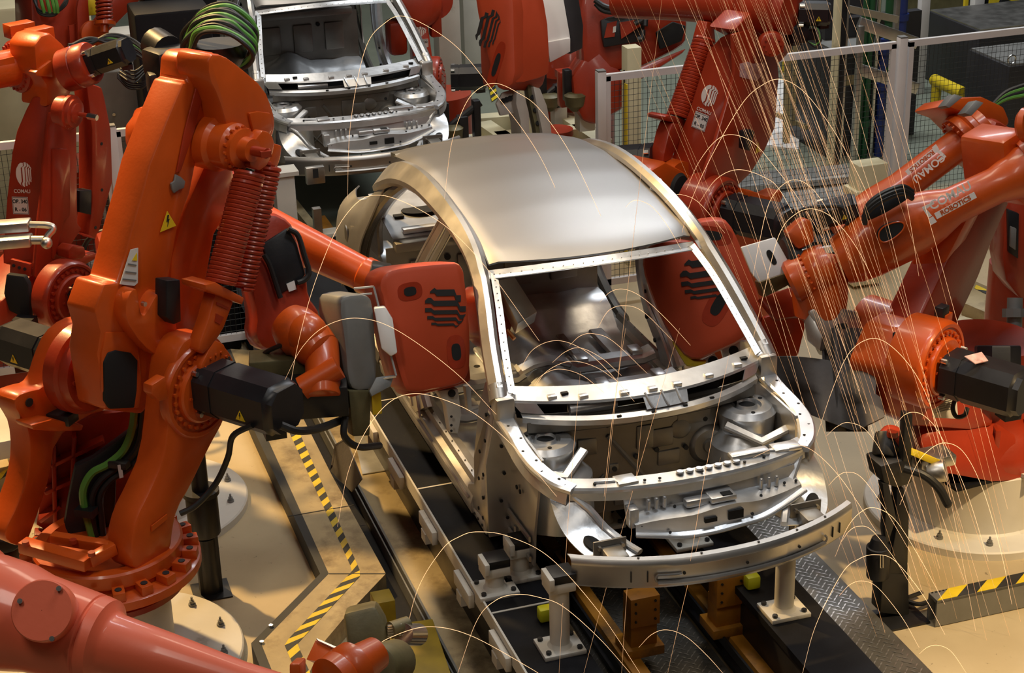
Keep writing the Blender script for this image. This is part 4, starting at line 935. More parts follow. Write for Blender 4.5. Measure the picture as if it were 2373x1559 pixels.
def gun_cover(parent, pts, pl, th, logo_px=None, lr=40, recess=(), bev=.05, logo_m='ink', rot=0, lx=None, lsx=1):
    b = B(); slab(b, pts, pl, th, bev, 1); b.mi = 1
    o = None
    for (q, rx, ry, a) in recess:
        p = at_p(q[0], q[1], pl[0], pl[1]); e1 = (RGT-pl[1]*RGT.dot(pl[1])).normalized(); e2 = pl[1].cross(e1)
        ca, sa = math.cos(a), math.sin(a)
        for sc_, of, mi in ((1,.002,1),(.5,.004,2)):
            b.mi = mi; b.prism([p+(e1*ca+e2*sa)*(rx*sc_*(abs(math.cos(w))**.7)*(1 if math.cos(w)>0 else -1))+(e2*ca-e1*sa)*(ry*sc_*(abs(math.sin(w))**.7)*(1 if math.sin(w)>0 else -1)) for w in [2*PI*k/24 for k in range(24)]], pl[1]*of)
    b.mi = 0
    o = obj('moulded_cover', b, [MT['guncover'], RD, MT['blackhole']], parent)
    if logo_px:
        p = at_p(logo_px[0], logo_px[1], pl[0], pl[1]); e1 = lx or (RGT-pl[1]*RGT.dot(pl[1])).normalized(); e2 = pl[1].cross(e1); ca, sa = math.cos(rot), math.sin(rot)
        logo(p+pl[1]*.001, e1*ca+e2*sa, e2*ca-e1*sa, lr, MT[logo_m], o, 0, lsx, True)
    return o
gpl = plane(1000,760,8.78,(.12,-.95,.30))
gun_cover(gun, [(884,640),(900,626),(935,617),(1052,606),(1076,612),(1085,683),(1094,784),(1091,880),(1052,896),(945,914),(932,890),(920,849),(904,784),(889,695),(878,665)], gpl, .26, (1032,712), .115, [((950,675),.065,.045,.15),((1057,815),.05,.085,.1)], .04, rot=-PI/2)
b = B(); slab(b, [(940,860),(1090,840),(1094,885),(1050,898),(950,922),(938,900)], plane(1010,880,8.86,(.12,-.95,.3)), .2, .02); obj('lower_cover', b, MT['guncover'], gun)
b = B(); slab(b, [(1013,905),(1062,900),(1070,960),(1062,1004),(1045,1004),(1040,980),(1034,940)], plane(1040,950,8.95,(.1,-.97,.2)), .06, .006); b.mi = 1; q = at_d(1047,911,8.93); b.cyl(q, q-FWD*.006, .020, 16)
for q_ in ((1046,965),(1046,985),(1046,998)): q = at_d(*q_,8.94); b.cyl(q, q-FWD*.004, .007, 8)
b.mi = 0; slab(b, [(1078,895),(1092,892),(1094,960),(1086,955)], plane(1086,920,9.05,(.1,-.97,.2)), .04, .004); obj('electrode_arm', b, [MT['white'], MT['blackhole']], gun)
b = B(); slab(b, [(1100,690),(1130,655),(1165,700),(1196,740),(1180,790),(1150,810),(1120,780)], plane(1140,740,9.35,(.3,-.9,.3)), .2, .03); b.mi = 1; b.prism(trace([(1150,650),(1192,640),(1245,722),(1200,750)], plane(1195,690,9.3,(.1,-.8,.6))), V((0,.05,-.08)), bev=.004); b.mi = 2; b.cyl(D(1175,765,9.3), D(1192,785,9.28), .012, 8); obj('gun_body_inside', b, [RD, MT['alu'], MT['copper']], gun)

# ---------------------------------------------------------------- tube-armed robot behind R1
rb = thing('industrial_robot', 'orange-red robot forearm tube reaching right between the springs and the left rear door', 'robot', (.68,9.4,.95), 'six-axis robots')
b = B(); b.lathe((.68,9.4,.95), (0,0,1), [(0,.3),(.1,.32),(.3,.26),(.4,.2),(.42,.001)], 32); b.box((.75,9.45,1.45), (.3,.3,.5), bev=.05); obj('base', b, RD, rb)
ta, tb = D(600,520,9.9), D(868,648,9.7); tx = (tb-ta).normalized()
b = B(); b.lathe(ta-tx*.3, tx, [(0,.001),(0,.13),(.3,.125),((tb-ta).length+.22,.095),((tb-ta).length+.23,.105),((tb-ta).length+.30,.105),((tb-ta).length+.31,.05)], 32); obj('forearm_tube', b, OR, rb)
b = B(); b.bar(D(470,420,10.0), ta, .25, .25, bev=.05); b.bar(V((.75,9.45,1.4)), D(470,420,10.0), .22, .24, bev=.04); obj('lower_arm', b, RD, rb)
b = B(); b.prism(trace([(862,612),(905,620),(925,640),(890,668),(868,690),(850,660)], plane(880,650,9.55,(.1,-.9,.4))), V((.03,.12,-.02)), bev=.01); obj('wrist_cover', b, MT['black'], rb)
# ---------------------------------------------------------------- R4: salmon forearm across the lower left corner
r4 = thing('industrial_robot', 'faded salmon robot forearm crossing the lower left corner close to the camera', 'robot', (-.05,5.2,0), 'six-axis robots')
A4, B4 = D(-90,1392,5.45), D(790,1648,5.15); x4 = (B4-A4).normalized(); L4 = (B4-A4).length
b = B(); b.lathe(A4, x4, [(-.1,.10),(-.08,.165),(.10,.172),(.20,.168),(.27,.152),(.40,.142),(.452,.138),(.456,.133),(.462,.133),(.466,.137),(.50,.132),(.515,.105),(.53,.096),(.70,.084),(.95,.062),(L4-.02,.055)], 64); obj('forearm_tube', b, SA, r4)
n4 = (D(0,0,1)-D(100,1415,8)+V((0,0,0))); q4 = D(100,1415,5.19); n4 = (EYE-q4).normalized(); n4 = (n4-x4*n4.dot(x4)*.55).normalized()
b = B(); b.lathe(q4-n4*.06, n4, [(0,.092),(.07,.092),(.078,.088),(.078,.001)], 48); b.mi = 1
for q in ((48,1393),(138,1364),(122,1480)): p = at_p(q[0],q[1],q4+n4*.018,n4); b.cyl(p, p+n4*.012, .008, 10); b.cyl(p+n4*.012, p+n4*.0125, .004, 6)
obj('cover_disc', b, [SA, MT['chrome']], r4)
b = B(); b.lathe(D(-20,1330,5.5), (D(60,1290,5.5)-D(-20,1330,5.5)), [(-.1,.11),(.0,.115),(.03,.10),(.05,.06),(.06,.001)], 32); obj('elbow_boss', b, SA, r4)
b = B(); q = A4-x4*.22; b.bar(q, V((q.x-.15,q.y+.1,.7)), .24, .26, bev=.04); b.cyl(V((q.x-.15,q.y+.1,0)), V((q.x-.15,q.y+.1,.75)), .28, 24); b.cyl(q-x4*.02, A4, .13, 20); obj('lower_arm', b, SA, r4)
# wrist seen at the lower edge
b = B(); w4 = D(760,1585,5.0); b.lathe(w4, V((.8,.5,.0)), [(0,.05),(.01,.075),(.05,.078),(.06,.07),(.075,.078),(.11,.078),(.12,.06),(.2,.05)], 36); b.bar(D(690,1530,5.05), D(690,1600,5.05), .03, .10, bev=.006); b.box(D(815,1545,5.05), (.09,.06,.05), MX.Rotation(.5,3,'Z'), bev=.004); obj('wrist', b, OR, r4)
b = B(); b.prism([D(709,1528,5.2), D(731,1482,5.25), D(817,1519,5.2), D(806,1545,5.15)], V((.03,.05,-.05)), bev=.003); b.mi = 1; b.prism([D(733,1482,5.248), D(738,1488,5.24), D(812,1522,5.19), D(817,1518,5.2)], V((0,.0,.006))); obj('wrist_plate', b, [OR, MT['alu']], r4)
# olive gearbox lying in the trough under it
g_ = thing('gear_unit', 'olive cast gear unit with yellow base down in the dark trough at the lower edge', 'gear unit', at_z(820,1480,.02))
b = B(); P = at_z(815,1430,.35); b.prism(trace([(795,1420),(870,1402),(892,1440),(905,1495),(880,1540),(830,1545),(805,1500)], plane(840,1470,7.0,(-.2,-.8,.55))), V((.05,.2,-.1)), bev=.02); obj('gear_casting', b, MT['olive'], g_)
b = B(); b.cyl(D(870,1545,6.7), D(920,1530,6.9), .085, 28, bev=.012); b.cyl(D(905,1460,7.0), D(945,1447,7.05), .035, 16); obj('gear_drum', b, MT['olive'], g_)
b = B(); b.box(at_z(960,1545,.12), (.28,.5,.2), MX.Rotation(-.1,3,'Z'), bev=.004); b.box(at_z(890,1440,.2), (.10,.12,.3), bev=.004); obj('yellow_base', b, MT['ochre'], g_)
b = B()
for i in range(5): b.bar(D(898,1450+i*6,6.98), D(930,1446+i*6,7.0), .006, .006)
b.cyl(D(935,1470,7.0), D(970,1470,7.1), .045, 18); obj('rod_bundle', b, MT['chrome'], g_)

# ---------------------------------------------------------------- R2: red robot at far left, marked R-06
a2 = V((.62,-.78,0)); w2 = V((-.78,-.62,0)); D2 = 10.3
r2 = thing('industrial_robot', 'red robot at the left edge carrying the number plate ending 06', 'robot', (.25,10.2,0), 'six-axis robots')
nl2 = V((-.45,-.88,.12)).normalized(); pL2 = plane(60,420,D2-.05,nl2)
left2 = [(59,255),(75,225),(112,222),(120,262),(111,295),(106,339),(100,384),(97,460),(91,489),(84,600),(75,640),(8,645),(6,592),(15,460),(27,354),(38,304)]
b = B(); slab(b, left2, pL2, .30, .012); obj('lower_arm', b, RD, r2)
pR2 = plane(140,420,D2-.10,a2)
b = B(); slab(b, [(118,262),(150,250),(178,285),(180,518),(190,530),(150,590),(95,650),(80,640),(90,520),(98,455),(101,384),(107,339),(110,300)], pR2, .03, .008); slab(b, [(122,345),(158,345),(164,360),(163,500),(150,510),(128,600),(122,600)], (pR2[0]+a2*.012, a2), .02, .006); obj('lower_arm_side', b, RD, r2)
b = B(); slab(b, [(200,190),(237,203),(243,225),(258,300),(262,420),(240,500),(226,556),(206,545),(214,470),(214,300)], plane(235,400,D2+.25,a2), .12, .012); b.mi = 1
for q in ((235,333),(236,440),(221,527)): p = at_p(*q, at_d(235,400,D2+.25), a2); b.cyl(p, p+a2*.003, .010, 8)
obj('parallel_link', b, [RD, MT['ink']], r2)
b = B(); slab(b, [(185,442),(213,440),(212,498),(184,492)], plane(200,470,D2+.15,a2), .08, .005); obj('bump_stop', b, MT['black'], r2)
P = at_p(57,404,pL2[0],nl2); exl = V((0,0,1)).cross(nl2); exl.normalize(); eyl = nl2.cross(exl)
logo(P, exl, eyl, .074, MT['whiteink'], r2, 0, .7)
text('COMAU', .031, at_p(52,443,pL2[0],nl2), exl, eyl, MT['whiteink'], r2, thin=.0003, sx=.9)
def number_plate(parent, P, ex, ey, l1, l2, w=.098, h=.104):
    b = B(); pts, v = flat([(-w/2,-h/2),(w/2,-h/2),(w/2,h/2),(-w/2,h/2)], P, ex, ey, .003); b.prism(pts, v); o = obj('number_plate', b, MT['label'], parent)
    b = B(); q = .004
    for x0,y0,x1,y1 in ((-1,-1,1,-1),(1,-1,1,1),(1,1,-1,1),(-1,1,-1,-1)):
        k = .46; A_, B_ = (x0*w*k, y0*h*k), (x1*w*k, y1*h*k); pts, v = flat([(min(A_[0],B_[0])-.001, min(A_[1],B_[1])-.001),(max(A_[0],B_[0])+.001, min(A_[1],B_[1])-.001),(max(A_[0],B_[0])+.001, max(A_[1],B_[1])+.001),(min(A_[0],B_[0])-.001, max(A_[1],B_[1])+.001)], P, ex, ey, .0006, .0044); b.prism(pts, v)
    obj('plate_border', b, MT['ink'], o)
    text(l1, .031, V(P)+V(ey).normalized()*.024, ex, ey, MT['ink'], o, thin=.0006, off=.0046, sx=.92); text(l2, .031, V(P)-V(ey).normalized()*.024, ex, ey, MT['ink'], o, thin=.0006, off=.0046, sx=.95)
    return o
number_plate(r2, at_p(48,476,pL2[0]+nl2*.001,nl2), exl, eyl, 'OP. 340', 'R - 06')
gear_disc(r2, at_p(170,690,at_d(170,690,D2-.1),a2), a2, .215, .12, RD)
motor(r2, at_d(190,690,D2-.1), a2, (0,0,1), .21, .21, .42, False)
b = B(); slab(b, [(70,640),(110,600),(160,572),(195,590),(228,585),(226,600),(205,612),(160,640),(95,760),(80,770),(0,770),(0,700)], plane(90,690,D2+.05,a2), .35, .02)
slab(b, [(158,580),(170,568),(196,572),(200,590),(190,600),(160,600)], plane(180,585,D2-.02,a2), .10, .008); obj('shoulder_body', b, RD, r2)
b = B(); slab(b, [(24,600),(70,612),(70,642),(22,632)], plane(45,620,D2-.12,nl2), .03, .004); b.mi = 1
for q in ((32,615),(45,620),(58,623)): p = at_p(*q, at_d(45,620,D2-.12), nl2); b.cyl(p, p+nl2*.004, .010, 8)
obj('bolt_strip', b, [RD, MT['ink']], r2)
b = B(); slab(b, [(14,635),(55,640),(66,660),(68,700),(70,745),(20,720),(8,680)], plane(40,690,D2-.18,nl2), .05, .01); b.mi = 1; b.box(D(58,745,D2-.2), (.12,.08,.05), MX.Rotation(-.5,3,'Z')); obj('cable_opening', b, [MT['blackhole'], MT['black']], r2)
q = at_z(60,900,0); b = B(); b.box(q+V((.0,.25,.35)), (.55,.5,.7), bev=.03); b.lathe(q+V((0,.25,.7)), (0,0,1), [(0,.3),(.2,.3),(.22,.25),(.3,.25)], 32); obj('base', b, RD, r2)
# elbow assembly with forearm leaving to the left
e2 = D(44,153,D2-.15); f2 = (D(-150,190,D2-.5)-D(44,153,D2-.15)).normalized()
b = B(); b.lathe(e2-f2*.12, f2, [(0,.13),(.02,.145),(.06,.145),(.075,.128),(.09,.128),(.10,.15),(.14,.152),(.15,.14),(.16,.12)], 48); bolts(b, e2+f2*.03, f2, .13, 22, .009, .012); obj('forearm_flange', b, RD, r2)
b = B(); b.cyl(e2, e2+f2*.9, .105, 40); b.bar(e2+f2*.03+V((0,0,.06))-V((0,.1,0)), e2+f2*.8+V((0,0,.03))-V((0,.1,0)), .012, .05); obj('forearm_tube', b, OR, r2)
b = B(); slab(b, [(80,105),(97,83),(118,76),(145,100),(178,140),(160,160),(172,200),(160,230),(125,240),(108,250),(110,200),(85,165)], plane(120,160,D2-.25,a2), .22, .02); b.box(D(45,68,D2+.05), (.16,.10,.08), MX.Rotation(.4,3,'Z'), bev=.004); b.box(D(92,82,D2-.1), (.14,.10,.09), MX.Rotation(.5,3,'Z'), bev=.004)
b.prism(trace([(82,168),(120,140),(122,178),(86,176)], plane(100,160,D2-.33,a2)), -a2*.06, bev=.003); obj('elbow_housing', b, OR, r2)
h0 = D(150,165,D2-.28); hx = (D(225,140,D2-.36)-h0).normalized()
b = B(); b.lathe(h0, hx, [(0,.10),(.01,.122),(.10,.124),(.104,.118),(.11,.118),(.114,.124),(.175,.122),(.19,.112),(.19,.001)], 40); obj('elbow_gearbox', b, RD, r2)
motor(r2, h0+hx*.18, hx, (0,0,1), .15, .15, .26, True)
h1 = D(172,262,D2-.38); hh = V((.75,-.62,-.1)).normalized()
b = B(); b.lathe(h1-hh*.10, hh, [(0,.085),(.06,.09),(.065,.10),(.085,.10),(.09,.085),(.11,.082),(.115,.06),(.125,.058),(.13,.04),(.135,.03),(.135,.001)], 40); bolts(b, h1-hh*.02, hh, .09, 18, .006, .008); b.cyl(h1, h1+hh*.12, .014, 12); b.mi = 1; b.cyl(h1+hh*.09, h1+hh*.15, .018, 6); obj('pivot_hub', b, [RD, MT['chrome']], r2)
for i in range(6):
    hose(r2, [D(158,104+i,D2-.1), D(205,104-i*3,D2), D(250,80+i*4,D2+.05), D(300,88+i*6,D2+.1), D(336,118+i*5,D2+.1), D(346-i*6,165+i*3,D2+.1)], .009+.003*(i % 2), MT['green'] if i in (2,) else MT['rubber'], 'green_cable' if i == 2 else 'cable')
for i in range(4):
    hose(r2, [D(278,150+i*8,D2+.1), D(310,165+i*9,D2+.05), D(338,150+i*6,D2+.1), D(336,188+i*4,D2+.1), D(300,190+i*5,D2+.1), D(272,170+i*3,D2+.1)], .006, MT['rubber'], 'cable')
# gripping tool tips entering from the left edge
gt = thing('weld_gun', 'grey weld gun tips poking in from the left edge before the red robot', 'weld gun', D(40,540,8.8), 'spot welding guns')
b = B(); b.bar(D(-40,528,8.8), D(70,520,8.8), .09, .05, bev=.008); b.bar(D(-40,565,8.75), D(74,556,8.75), .09, .05, bev=.008); obj('tip_holder', b, MT['alu'], gt)
b = B(); b.tube([D(70,520,8.78), D(112,522,8.78), D(124,530,8.78), D(112,545,8.78), D(108,556,8.78)], .017, 10, 4); b.cyl(D(74,556,8.74), D(102,556,8.74), .022, 12); b.ball(D(108,563,8.73), .03, 14); obj('electrode_tip', b, MT['alu'], gt)

# ---------------------------------------------------------------- R3: red robot at the top left, behind R2
r3 = thing('industrial_robot', 'dark red robot at the top left corner with hanging green cables and a spring', 'robot', (.6,12.6,0), 'six-axis robots')
D3 = 12.6; p3 = plane(150,60,D3,(.25,-.95,.15))
b = B(); slab(b, [(70,-60),(180,-60),(205,20),(213,110),(215,210),(120,190),(75,120)], p3, .4, .02); obj('lower_arm', b, RD, r3)
b = B(); slab(b, [(178,20),(182,0),(190,-40),(205,0),(212,110),(212,180),(184,180)], plane(195,80,D3-.06,(.25,-.95,.15)), .04, .01); slab(b, [(160,60),(178,55),(180,140),(166,150)], plane(170,100,D3-.02,(.25,-.95,.15)), .03, 0); obj('arm_rib', b, RD, r3)
b = B(); slab(b, [(330,-40),(325,0),(255,70),(225,100),(215,60),(270,-10),(290,-50)], plane(270,30,D3+.3,(.25,-.95,.15)), .1, .01); obj('brace_link', b, RD, r3); b = B(); b.cyl(V((.6,12.9,0)), V((.6,12.9,1.1)), .3, 24); obj('base', b, RD, r3)
spring(r3, D(239,-30,D3-.25), D(243,50,D3-.25), .062, .010, 9, RD)
b = B(); b.cyl(D(243,50,D3-.25), D(243,58,D3-.25), .075, 20); b.cyl(D(243,58,D3-.25), D(242,75,D3-.25), .03, 12); b.lathe(D(215,80,D3-.1), (.25,-.95,.15), [(0,.1),(.05,.1),(.06,.06),(.06,.001)], 28); obj('spring_foot', b, OR, r3)
for i, x in enumerate((98,112,124,132)): hose(r3, [D(x-8,-20,D3-.2), D(x,12,D3-.22), D(x+5-i,30,D3-.2)], .013, MT['green'], 'green_cable')
for i in range(3): hose(r3, [D(75+i*4,-10,D3-.15), D(90,22+i*4,D3-.2), D(125,30+i*3,D3-.2), D(152-i*4,12,D3-.2), D(158,-10,D3-.15)], .008, MT['rubber'], 'cable')
b = B(); b.box(D(214,15,D3+.1), (.1,.06,.12), bev=.01); obj('yellow_connector', b, MT['yellow'], r3)

# ---------------------------------------------------------------- R5: red robot behind the car, marked R-05
a5 = V((.55,-.83,0)); nl5 = V((-.78,-.60,.16)).normalized(); D5 = 11.0
r5 = thing('industrial_robot', 'red robot behind the car roof carrying the number plate ending 05', 'robot', (4.9,10.2,0), 'six-axis robots')
pL5 = plane(1630,260,D5,nl5)
left5 = [(1667,88),(1690,76),(1708,78),(1712,100),(1704,165),(1687,236),(1661,325),(1640,384),(1625,440),(1540,430),(1551,392),(1554,372),(1569,325),(1596,257),(1625,165),(1640,118)]
b = B(); slab(b, left5, pL5, .34, .015); obj('lower_arm', b, RD, r5)
pR5 = plane(1740,260,D5+.06,a5)
b = B(); slab(b, [(1700,80),(1760,60),(1800,110),(1806,180),(1803,207),(1797,295),(1770,354),(1741,401),(1700,440),(1620,460),(1640,384),(1661,325),(1687,236),(1704,165)], pR5, .03, .01); obj('lower_arm_side', b, RD, r5)
b = B(); slab(b, [(1728,305),(1742,300),(1750,305),(1738,350),(1727,345)], plane(1738,325,D5-.06,a5), .05, .005); obj('bump_stop', b, MT['black'], r5)
sticker_triangle(at_p(1756,342,pR5[0]+a5*.004,a5), w2*-1, (0,0,1), .075, r5)
b = B(); slab(b, [(1715,148),(1733,143),(1745,148),(1775,145),(1765,175),(1753,188),(1715,178)], (pR5[0]+a5*.003,a5), .004, 0); obj('dust_patch', b, MT['pink'], r5)
ex5 = V((0,0,1)).cross(nl5).normalized(); ey5 = nl5.cross(ex5); rt = -.28
exr, eyr = ex5*math.cos(rt)+ey5*math.sin(rt), ey5*math.cos(rt)-ex5*math.sin(rt); exr = ex5
sk = (at_p(1650,190,*pL5)-at_p(1615,310,*pL5)).normalized()
logo(at_p(1645,222,*pL5), sk.cross(nl5), sk, .070, MT['whiteink'], r5, 0, .82)
text('COMAU', .029, at_p(1632,257,*pL5), sk.cross(nl5), sk, MT['whiteink'], r5, thin=.0003, sx=1.0)
number_plate(r5, at_p(1623,281,pL5[0]+nl5*.001,nl5), sk.cross(nl5), sk, 'OP. 340', 'R - 05')
spring(r5, D(1634,88,D5+.12), D(1570,270,D5+.12), .075, .0125, 25, RD)
b = B(); slab(b, [(1542,270),(1552,266),(1598,280),(1596,288),(1583,292),(1543,278)], plane(1570,278,D5+.05,a5), .14, .006); slab(b, [(1560,284),(1590,288),(1570,340),(1556,370),(1536,378),(1541,350),(1550,310)], plane(1563,330,D5+.08,a5), .1, .01); obj('spring_bracket', b, RD, r5); b = B(); slab(b, [(1628,95),(1640,50),(1655,52),(1660,100)], plane(1642,75,D5+.1,a5), .08, .01); obj('spring_head', b, RD, r5)
gear_disc(r5, at_d(1678,497,D5-.12), a5, .23, .22, RD)
motor(r5, at_d(1690,492,D5-.13), a5, (0,0,1), .22, .22, .42, False)
b = B(); b.lathe(at_d(1560,440,D5+.15), -a5, [(-.06,.12),(-.05,.19),(.1,.2),(.12,.24),(.22,.25),(.24,.2)], 44); slab(b, [(1500,400),(1545,375),(1650,430),(1640,520),(1560,540),(1500,480)], plane(1570,460,D5+.05,a5), .3, .03)
slab(b, [(1740,440),(1780,455),(1812,440),(1818,455),(1795,500),(1790,540),(1760,560),(1740,500)], plane(1775,490,D5+.1,a5), .12, .02); b.cyl(V((4.9,10.4,0)), V((4.9,10.4,1.0)), .35, 32); obj('shoulder_body', b, OR, r5)
b = B(); b.lathe(at_d(1572,437,D5-.08), a5, [(0,.10),(.02,.085),(.025,.001)], 28); obj('bearing_recess', b, MT['blackhole'], r5)
motor(r5, at_d(1515,372,D5+.1), V((-.6,.4,-.1)), (0,0,1), .22, .2, .3, False)
f5 = D(1790,20,D5-.1)
b = B(); b.lathe(D(1580,12,D5+.3), (f5-D(1580,12,D5+.3)), [(-.5,.10),(.0,.10),(.45,.12),(.5,.16),(.62,.17),(.66,.14)], 36); obj('forearm_tube', b, RD, r5)
b = B(); b.lathe(D(1815,25,D5-.15), a5, [(-.2,.16),(-.02,.17),(0,.15),(.06,.14),(.07,.09),(.09,.001)], 36); slab(b, [(1700,70),(1740,30),(1830,40),(1850,70),(1835,120),(1808,150),(1770,110)], plane(1780,80,D5+.02,a5), .2, .03); b.cyl(D(1785,95,D5-.1), D(1790,98,D5-.25), .07, 24); obj('elbow_housing', b, RD, r5)
b = B(); b.cyl(D(1782,100,D5-.2), D(1790,104,D5-.32), .075, 24, bev=.01); bolts(b, D(1790,104,D5-.32), (D(1790,104,D5-.32)-D(1782,100,D5-.2)), .05, 10, .007, .01); b.cyl(D(1808,117,D5-.25), D(1812,118,D5-.3), .012, 10); obj('elbow_gearbox', b, RD, r5)
motor(r5, D(1848,30,D5-.1), V((.9,-.35,-.03)), (0,0,1), .15, .14, .2, True)
b = B(); b.box(D(1858,75,D5-.05), (.18,.12,.12), bev=.02); b.box(D(1840,85,D5), (.08,.08,.1), bev=.01); obj('connector_block', b, MT['black'], r5)
for i in range(4): hose(r5, [D(1868,60+i*3,D5-.1), D(1895-i*2,66,D5-.12), D(1903-i*3,90,D5-.12), D(1890,108-i*4,D5-.1), D(1872,96,D5-.1)], .007, MT['green'] if i == 1 else MT['rubber'], 'cable')

# ---------------------------------------------------------------- R6: orange robot at the right
a6 = V((.5,-.866,0)); w6 = V((-.866,-.5,0)); D6 = 9.25
r6 = thing('industrial_robot', 'orange robot at right on the big white pedestal, its forearm reaching left to the car', 'robot', (5.2,7.7,.40), 'six-axis robots')
b = B(); b.lathe((5.2,7.7,.40), (0,0,1), [(0,.42),(.05,.43),(.12,.42),(.2,.36),(.28,.31),(.36,.31),(.38,.34),(.44,.34),(.46,.30),(.46,.001)], 64)
for i in range(10):
    w = 2*PI*i/10; e = V((math.cos(w), math.sin(w), 0)); b.box(V((5.2,7.7,.62))+e*.35, (.10,.03,.14), MX.Rotation(w,3,'Z'), bev=.006)
b.prism(trace([(2120,1090),(2135,1000),(2180,975),(2290,990),(2373,1010),(2400,1120),(2300,1125)], plane(2250,1060,9.5,(.1,-.95,.3))), V((.1,.3,.05)), bev=.05)
obj('base_casting', b, RD, r6)
b = B(); b.box(V((5.0,7.35,.412)), (.42,.16,.02), MX.Rotation(.1,3,'Z'))
b.mi = 1; b.box(V((5.35,7.32,.412)), (.28,.17,.021), MX.Rotation(.35,3,'Z')); obj('base_pad', b, [MT['deck'], MT['white']], r6)
b = B(); b.lathe((5.2,7.7,.86), (0,0,1), [(0,.33),(.03,.34),(.07,.34),(.09,.30),(.2,.28)], 56); slab(b, [(2060,960),(2050,900),(2080,860),(2110,800),(2240,900),(2300,940),(2310,990),(2250,1000),(2120,990)], plane(2180,920,9.3,(.2,-.97,.1)), .4, .04); obj('turret', b, RD, r6)
b = B(); slab(b, [(2163,928),(2216,913),(2220,960),(2215,970),(2162,968)], plane(2190,940,9.12,(-.1,-.98,.15)), .01, .001); b.mi = 1
for i in range(6): b.prism(trace([(2168,930+i*5),(2206,920+i*5),(2206,922+i*5),(2168,932+i*5)], plane(2190,940,9.117,(-.1,-.98,.15))), V((0,-.001,0)))
obj('instruction_label', b, [MT['label'], MT['grey']], r6)
hose(r6, [D(2215,920,9.08), D(2208,945,9.05), D(2216,965,9.05), D(2235,962,9.05), D(2242,945,9.06)], .012, MT['rubber'])
pR6 = plane(2200,650,9.38,a6)
b = B(); slab(b, [(2120,765),(2260,470),(2331,440),(2340,470),(2300,560),(2270,640),(2219,750),(2205,770),(2150,800)], pR6, .20, .02); b.mi = 0
obj('lower_arm', b, RD, r6)
b = B(); nl6 = V((-.75,-.62,.22)).normalized(); slab(b, [(2057,755),(2115,600),(2190,500),(2262,470),(2190,610),(2122,768),(2085,770)], plane(2120,680,9.42,nl6), .18, .015); obj('arm_front', b, OR, r6)
b = B(); slab(b, [(2178,555),(2203,538),(2190,566)], plane(2190,552,9.38,nl6), .006, 0); obj('white_sticker', b, MT['label'], r6)
gear_disc(r6, at_d(2185,848,D6-.35), a6, .235, .2, OR)
b = B(); slab(b, [(2100,770),(2140,745),(2160,760),(2130,830),(2110,900),(2070,920),(2060,860)], plane(2105,830,9.15,a6), .25, .03); b.lathe(at_d(2040,780,9.5), -a6, [(-.1,.12),(-.09,.2),(.1,.21),(.12,.15)], 36); b.box(D(2190,735,9.0), (.07,.05,.05), MX.Rotation(.5,3,'Z'), bev=.006); obj('shoulder_body', b, OR, r6)
b = B(); slab(b, [(2068,770),(2085,772),(2088,790),(2080,820),(2066,830)], plane(2076,800,8.95,nl6), .03, .004); obj('arm_opening', b, MT['blackhole'], r6); b = B(); b.box(D(2182,727,8.98), (.07,.05,.09), MX.Rotation(.5,3,'Z'), bev=.006); obj('bump_stop', b, MT['black'], r6)
motor(r6, at_d(2200,862,D6-.36), a6, (0,0,1), .23, .23, .42, False)
b = B(); b.cyl(D(2312,925,9.5), D(2312,800,9.5), .125, 8, bev=.012); obj('turret_motor', b, MT['motor'], r6)
b = B(); b.prism(trace([(2235,825),(2275,815),(2290,835),(2260,842)], plane(2260,830,8.66,(.2,-.6,.8))), V((0,0,-.004))); obj('dust_patch', b, MT['pink'], r6)
# front forearm with cut-outs
E6, W6 = D(2375,398,9.1), D(1885,630,9.3); x6 = (W6-E6).normalized(); L6 = (W6-E6).length
b = B(); 
def ovl(t, rw, rh, off=0):
    a_, c_, _ = frame(x6); up_ = (V((0,0,1))-x6*x6.z).normalized(); sd_ = x6.cross(up_)
    return [E6+x6*t+up_*(off+rh*math.sin(w))+sd_*rw*math.cos(w) for w in [2*PI*k/40 for k in range(40)]]
b.loft([ovl(-.1,.13,.13), ovl(0,.14,.135), ovl(.08,.125,.115), ovl(.16,.10,.095), ovl(.40,.10,.10), ovl(.50,.118,.14), ovl(.62,.128,.172), ovl(.88,.13,.178), ovl(.98,.125,.155,-.01), ovl(1.05,.115,.13,-.01)])
obj('forearm', b, OR, r6)
pF6 = plane(2080,500,9.02,(-.25,-.95,.25))
b = B(); b.tube(chaikin(trace([(2034,540),(2050,522),(2085,512),(2098,520),(2090,538),(2060,560),(2040,562)], pF6), 2), .004, 6, closed=True); b.mi = 1; b.prism(chaikin(trace([(2034,540),(2050,522),(2085,512),(2098,520),(2090,538),(2060,560),(2040,562)], pF6), 2), V((0,.02,0))); obj('oval_opening', b, [OR, MT['blackhole']], r6)
b = B(); b.prism(chaikin(trace([(2005,490),(2040,455),(2085,440),(2115,450),(2095,468),(2040,500),(2010,510)], plane(2060,470,9.02,(-.25,-.85,.45))), 1), V((0,.05,-.03)), bev=.006); obj('hose_recess', b, MT['black'], r6)
for i, (y, r_) in enumerate(((0,.016),(-8,.013),(8,.014))): hose(r6, [D(2003,512+y,8.98), D(2012,482+y,8.95), D(2045,456+y,8.94), D(2090,440+y,8.95), D(2115,452+y,8.98)], r_, MT['rubber'])
hose(r6, [D(1828,512,9.2), D(1850,490,9.15), D(1900,478,9.1), D(1950,480,9.1), D(1968,505,9.1), D(1962,520,9.12)], .012, MT['rubber'])
sk6 = (at_p(2240,452,*pF6)-at_p(2170,490,*pF6)).normalized(); n6 = pF6[1]; up6 = n6.cross(sk6)
pt6 = plane(2200,470,8.985,(-.25,-.95,.25))
